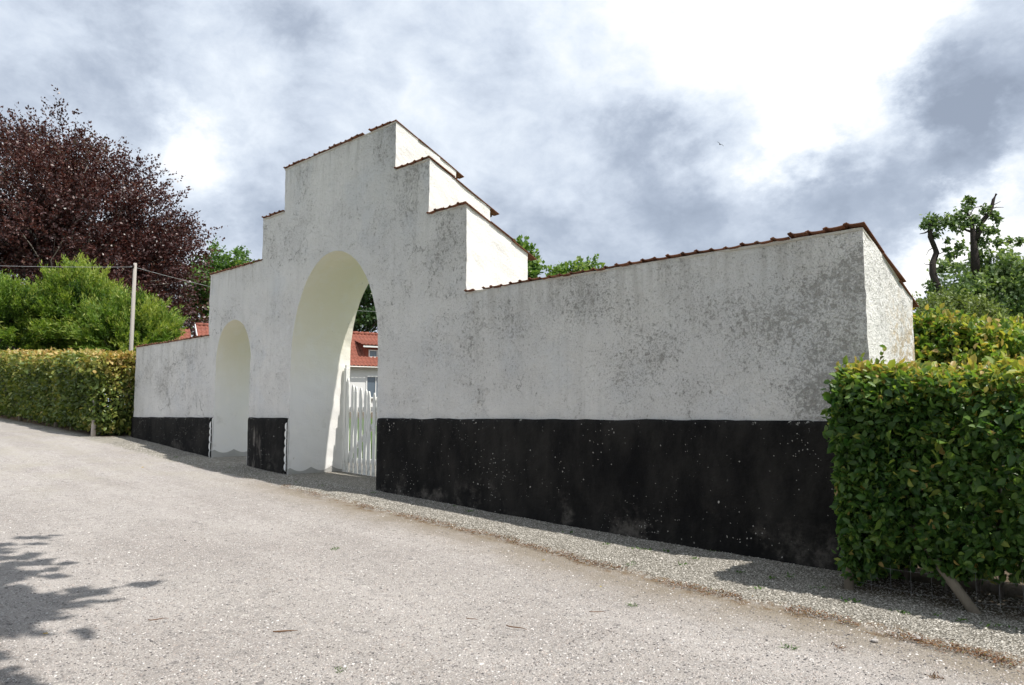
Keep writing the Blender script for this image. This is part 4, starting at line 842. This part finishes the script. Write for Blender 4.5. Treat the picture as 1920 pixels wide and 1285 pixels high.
wa = pt+np.array([0.06, -0.06, -0.13]); wire(wa, at(-400, 478, 24), 0.12, 'thin overhead wire running left from the wooden pole'); wire(wa, at(735, 585, 40), 0.35, 'thin overhead wire sloping from the pole towards the house')

# ------------------------------------------------------------------ small things
bp = at(1350, 271, 40); BIRD = tag(empty('bird', tuple(bp)), 'small dark bird flying high in the bright clouds', 'bird')
n = 8; mb = MB(); mb.tube([(0, -0.16, 0), (0, -0.10, 0.0), (0, 0.0, 0), (0, 0.09, 0.005), (0, 0.14, 0.01), (0, 0.17, 0.005)], [0.02, 0.035, 0.05, 0.035, 0.028, 0.006], n); mb.build('body', FEATHER, BIRD, True)
for s in (-1, 1):
    v = [(0.03*s, 0.05, 0.02), (0.03*s, -0.06, 0.02), (0.17*s, -0.02, 0.09), (0.18*s, 0.08, 0.10), (0.36*s, -0.08, 0.03), (0.33*s, 0.0, 0.045)]; v2 = [(a, b_, c-0.008) for a, b_, c in v]
    f = [(0, 1, 2, 3), (3, 2, 4, 5)]; f2 = [tuple(q+6 for q in reversed(ff)) for ff in f]; link('wing', mesh_from('wing', v+v2, f+f2+[(0, 3, 9, 6), (3, 5, 11, 9), (5, 4, 10, 11), (4, 2, 8, 10), (2, 1, 7, 8)], (FEATHER,)), BIRD)
BIRD.rotation_euler = (0.2, 0.5, 1.0); BIRD.scale = (0.6, 0.6, 0.6)
def hit(px_, py_):
    r = ray(px_, py_); r = r/np.linalg.norm(r); t = 1.0
    for _ in range(4000):
        p = np.array([0, 0, EYE])+r*t
        if p[2] <= gz1(p[0], p[1]): break
        t += 0.01
    return p
# loose gravel: far too many to count
def stones(name, n, region, smin, smax, m_stops, seed, label):
    R = np.random.default_rng(seed); P = region(R, n); N = len(P); base = np.array([[1, 0, 0], [-.5, .87, 0], [-.5, -.87, 0], [.55, .3, .62], [-.45, .35, .6], [0, -.55, .65]])
    ang = R.uniform(0, 6.28, N); sc = smin+(smax-smin)*R.power(0.35, N); sx_ = sc*R.uniform(.8, 1.4, N); sy_ = sc*R.uniform(.6, 1.1, N); sz2 = sc*R.uniform(.5, 1.0, N)
    B = base[None]*np.stack([sx_, sy_, sz2], 1)[:, None]+R.normal(size=(N, 6, 3))*(sc*0.12)[:, None, None]
    c, s = np.cos(ang)[:, None], np.sin(ang)[:, None]; Vx = B[..., 0]*c-B[..., 1]*s; Vy = B[..., 0]*s+B[..., 1]*c
    Z = np.array([gz1(p[0], p[1]) for p in P]) if N < 10 else gz(P[:, 0], P[:, 1])
    wob = np.array([0.014*noise.noise((p[0]*1.1, p[1]*1.6, 0.3))+0.006*noise.noise((p[0]*4, p[1]*4, 1.7))-0.018*math.exp(-((p[1]-moss(p[0])+0.1)/0.22)**2) for p in P])
    V = np.stack([Vx+P[:, :1], Vy+P[:, 1:2], B[..., 2]+(Z+wob-sc*0.12)[:, None]], -1).reshape(-1, 3)
    fb = np.array([[0, 1, 4], [0, 4, 3], [1, 2, 5], [1, 5, 4], [2, 0, 3], [2, 3, 5], [3, 4, 5]]); Fc = (np.arange(N)*6)[:, None, None]+fb[None]
    m, g = mat(name); t = g.n('ShaderNodeAttribute', attribute_name='tint').outputs['Fac']; finish(g, g.ramp(t, m_stops), 0.9, None, 0.15)
    return tag(link(name, mesh_np(name, V, Fc.reshape(-1, 3), m, np.repeat(R.uniform(0, 1, N), 6))), label, 'gravel', kind='stuff')
def reg_road(R, n):
    px_ = R.uniform(-60, 1980, n); py_ = 1320-(1320-840)*R.uniform(0, 1, n)**1.0; out = []
    D = FW*F+RT*(px_-960)[:, None]+UP*(642.5-py_)[:, None]; t = np.full(n, 3.0)
    for _ in range(30):
        p = np.array([0, 0, EYE])+D/F*t[:, None]; h = p[:, 2]-gz(p[:, 0], p[:, 1]); t = t+h/np.maximum(0.02, -D[:, 2]/F+0.01)*0.8
    p = np.array([0, 0, EYE])+D/F*t[:, None]; p[:, :2] += R.normal(size=(n, 2))*0.05
    return p[(p[:, 1] < moss(p[:, 0])+0.1) & (p[:, 1] < 7.0) & (t < 26) & (t > 0)]
def reg_strip(R, n):
    x = -R.uniform(0.3, 4.3, n)**2-0.4; y = moss(x)+(YW-0.02-moss(x))*R.uniform(0, 1, n); return np.stack([x, y, 0*x], 1)
stones('gravel_stones', 70000, reg_road, 0.0027, 0.0120, [(0.0, (0.12, 0.115, 0.12)), (0.35, (0.25, 0.232, 0.225)), (0.6, (0.42, 0.36, 0.33)), (0.85, (0.58, 0.54, 0.52)), (1.0, (0.78, 0.77, 0.76))], 3, 'fine pinkish grey gravel scattered over the drive')
stones('loose_gravel', 52000, reg_strip, 0.005, 0.013, [(0.0, (0.17, 0.16, 0.14)), (0.5, (0.40, 0.375, 0.335)), (1.0, (0.70, 0.67, 0.62))], 4, 'loose pale gravel strip along the foot of the wall')
# brown leaf litter along the edge of the strip
R = np.random.default_rng(9); n = 9000; x = -R.uniform(1.0, 3.35, n)**2-0.2; x = np.where(R.uniform(size=n) < 0.12, -R.uniform(0.5, 16, n), x); wv = np.array([0.22*noise.noise((q*1.3, 0, 3))+0.10*noise.noise((q*4, 1, 3)) for q in x]); y = moss(x)+wv*0.5+R.normal(size=n)*0.055
keep = np.array([noise.noise((q*2.6, p*3, 7))+0.35*noise.noise((q*9, p*9, 2)) > -0.12 for q, p in zip(x, y)]); x, y = x[keep], y[keep]; n = len(x)
P = np.stack([x, y, gz(x, y)-0.002+R.uniform(0, .012, n)], 1)
tag(leaves('leaf_litter', P, R.normal(size=(n, 3))*np.array([1, 1, .25]), R.normal(size=(n, 3))*0.4+np.array([0, 0, 1]), R.uniform(.008, .024, n), R.uniform(.005, .011, n), R.uniform(0, 1, n), LEAF_LITTER), 'brown leaf litter in a line along the edge of the loose gravel', 'litter', kind='stuff')
# small weeds in the gravel by the wall
spots = [(1190, 1030), (1250, 1035), (1215, 1032), (1135, 1022), (1305, 1048), (1070, 1000), (1445, 1085), (1480, 1082), (1540, 1105), (1335, 1035), (880, 960), (850, 950), (700, 925), (560, 905), (430, 878), (480, 890), (330, 858), (1690, 1150), (1750, 1155), (1860, 1175), (1900, 1180), (1800, 1165), (1600, 1130), (1385, 1075), (1180, 1060), (1280, 1060), (1420, 1105), (600, 912), (640, 918)]
PP, TI = [], []
for k, (a, c) in enumerate(spots):
    p = hit(a, c); 
    for _ in range(R.integers(6, 16)): PP.append(p+np.array([R.normal()*0.03, R.normal()*0.03, 0.004]))
PP = np.array(PP); n = len(PP)
tag(leaves('weeds', PP, R.normal(size=(n, 3))*np.array([1, 1, .2])+np.array([0, 0, .55]), R.normal(size=(n, 3))*0.4+np.array([0, 0, 1]), R.uniform(.02, .045, n), R.uniform(.008, .018, n), R.uniform(0, 1, n), LEAF_WEED), 'sparse small green weeds in the gravel by the wall', 'weeds', kind='stuff')
# grass in the yard, seen between the pickets
n = 16000; x = R.uniform(-17, -9.5, n); y = 9.8+R.uniform(0, 1, n)**1.4*9; P = np.stack([x, y, gz(x, y)], 1)
tag(leaves('grass', P, R.normal(size=(n, 3))*0.35+np.array([0, 0, 1]), R.normal(size=(n, 3)), R.uniform(.06, .16, n), 0.012, R.uniform(0, 1, n), LEAF_GRASS), 'green lawn in the yard behind the picket gate', 'grass', kind='stuff')
def tuft(px_, py_, label, brown=0.3):
    p = hit(px_, py_); k = 26; c = p+R.normal(size=(k, 3))*np.array([.02, .02, 0]); o = tag(empty('grass_tuft', tuple(p)), label, 'grass tuft', 'grass tufts on the drive')
    l_ = leaves('blade', c, R.normal(size=(k, 3))*np.array([.7, .7, .2])+np.array([0, 0, .6]), R.normal(size=(k, 3)), R.uniform(.02, .06, k), 0.005, R.uniform(0, 1, k), LEAF_LITTER if brown > 0.5 else LEAF_WEED, parent=o); l_.matrix_parent_inverse = __import__('mathutils').Matrix.Translation(-o.location)
tuft(1482, 1217, 'green grass tuft on the drive in front of the right hedge'); tuft(1183, 1137, 'small green tuft near the litter line in the middle of the drive'); tuft(1572, 1216, 'brownish grass tuft right of the green one', 0.9); tuft(1757, 1272, 'brownish grass tuft at the bottom edge near the right corner', 0.9); tuft(634, 1260, 'yellow green tuft at the bottom of the drive'); tuft(630, 1031, 'yellowish tuft far up the drive before the big arch')
def twig_on(px_, py_, L, ang, r, label, bend=0.1):
    p = hit(px_, py_); d_ = np.array([math.cos(ang), math.sin(ang), 0]); q = []
    for t in np.linspace(-.5, .5, 7): 
        w = p+d_*L*t+np.array([-d_[1], d_[0], 0])*bend*L*math.sin(t*5); q.append((w[0], w[1], gz1(w[0], w[1])+r+0.006))
    o = MB().tube(q, [r*(0.6+0.4*math.sin((k+.7)*0.6)) for k in range(7)], 6).build('twig', TWIGBARK, None, True); tag(o, label, 'twig', 'twigs on the drive')
twig_on(535, 1187, 0.16, YAW+0.15, 0.005, 'straight red brown twig at the bottom left of the drive', 0.02); twig_on(968, 1180, 0.17, YAW-0.75, 0.004, 'crooked dark twig on the drive in front of the black plinth'); twig_on(885, 1163, 0.10, YAW-0.6, 0.003, 'short twig left of the crooked one'); twig_on(297, 1164, 0.13, YAW+0.0, 0.003, 'reddish bent twig beside the tree shade', 0.2); twig_on(1120, 1150, 0.12, YAW-0.3, 0.003, 'thin twig below the litter line')
def stone_on(px_, py_, s, label):
    p = hit(px_, py_); bm = bmesh.new(); bmesh.ops.create_icosphere(bm, subdivisions=2, radius=s)
    for v in bm.verts: v.co *= 1+0.35*noise.noise(v.co/s*1.2+Vector((px_, 0, 0))); v.co.z *= 0.6
    me = bpy.data.meshes.new('stone'); bm.to_mesh(me); bm.free(); me.materials.append(STONE); o = link('stone', me, None, (p[0], p[1], p[2]+s*0.3)); tag(o, label, 'stone', 'larger stones on the drive')
stone_on(1640, 1204, 0.024, 'fist sized pale stone on the drive before the right hedge'); stone_on(1722, 1198, 0.018, 'smaller pale stone right of the largest one'); stone_on(1470, 1177, 0.016, 'flat white pebble left of the green grass tuft'); stone_on(1094, 1178, 0.016, 'dark stone near the bottom of the drive below the plinth'); stone_on(752, 1118, 0.014, 'white pebble in the middle of the drive')
def fallen(px_, py_, s, t, label):
    p = hit(px_, py_); o = leaves('fallen_leaf', np.array([p+[0, 0, .008]]), R.normal(size=(1, 3))*np.array([1, 1, .1]), np.array([[.1, .2, 1.0]]), s, s*.6, np.array([t]), LEAF_DRY, 'leaf'); tag(o, label, 'leaf', 'fallen leaves on the drive')
fallen(90, 1191, .04, .95, 'yellow fallen leaf lying in the tree shade'); fallen(1022, 1052, .035, .9, 'yellow leaf on the soil by the litter line'); fallen(270, 877, .05, .98, 'orange leaf on the drive below the left arch'); fallen(1127, 1101, .03, .85, 'pale yellow leaf right of the middle of the drive')
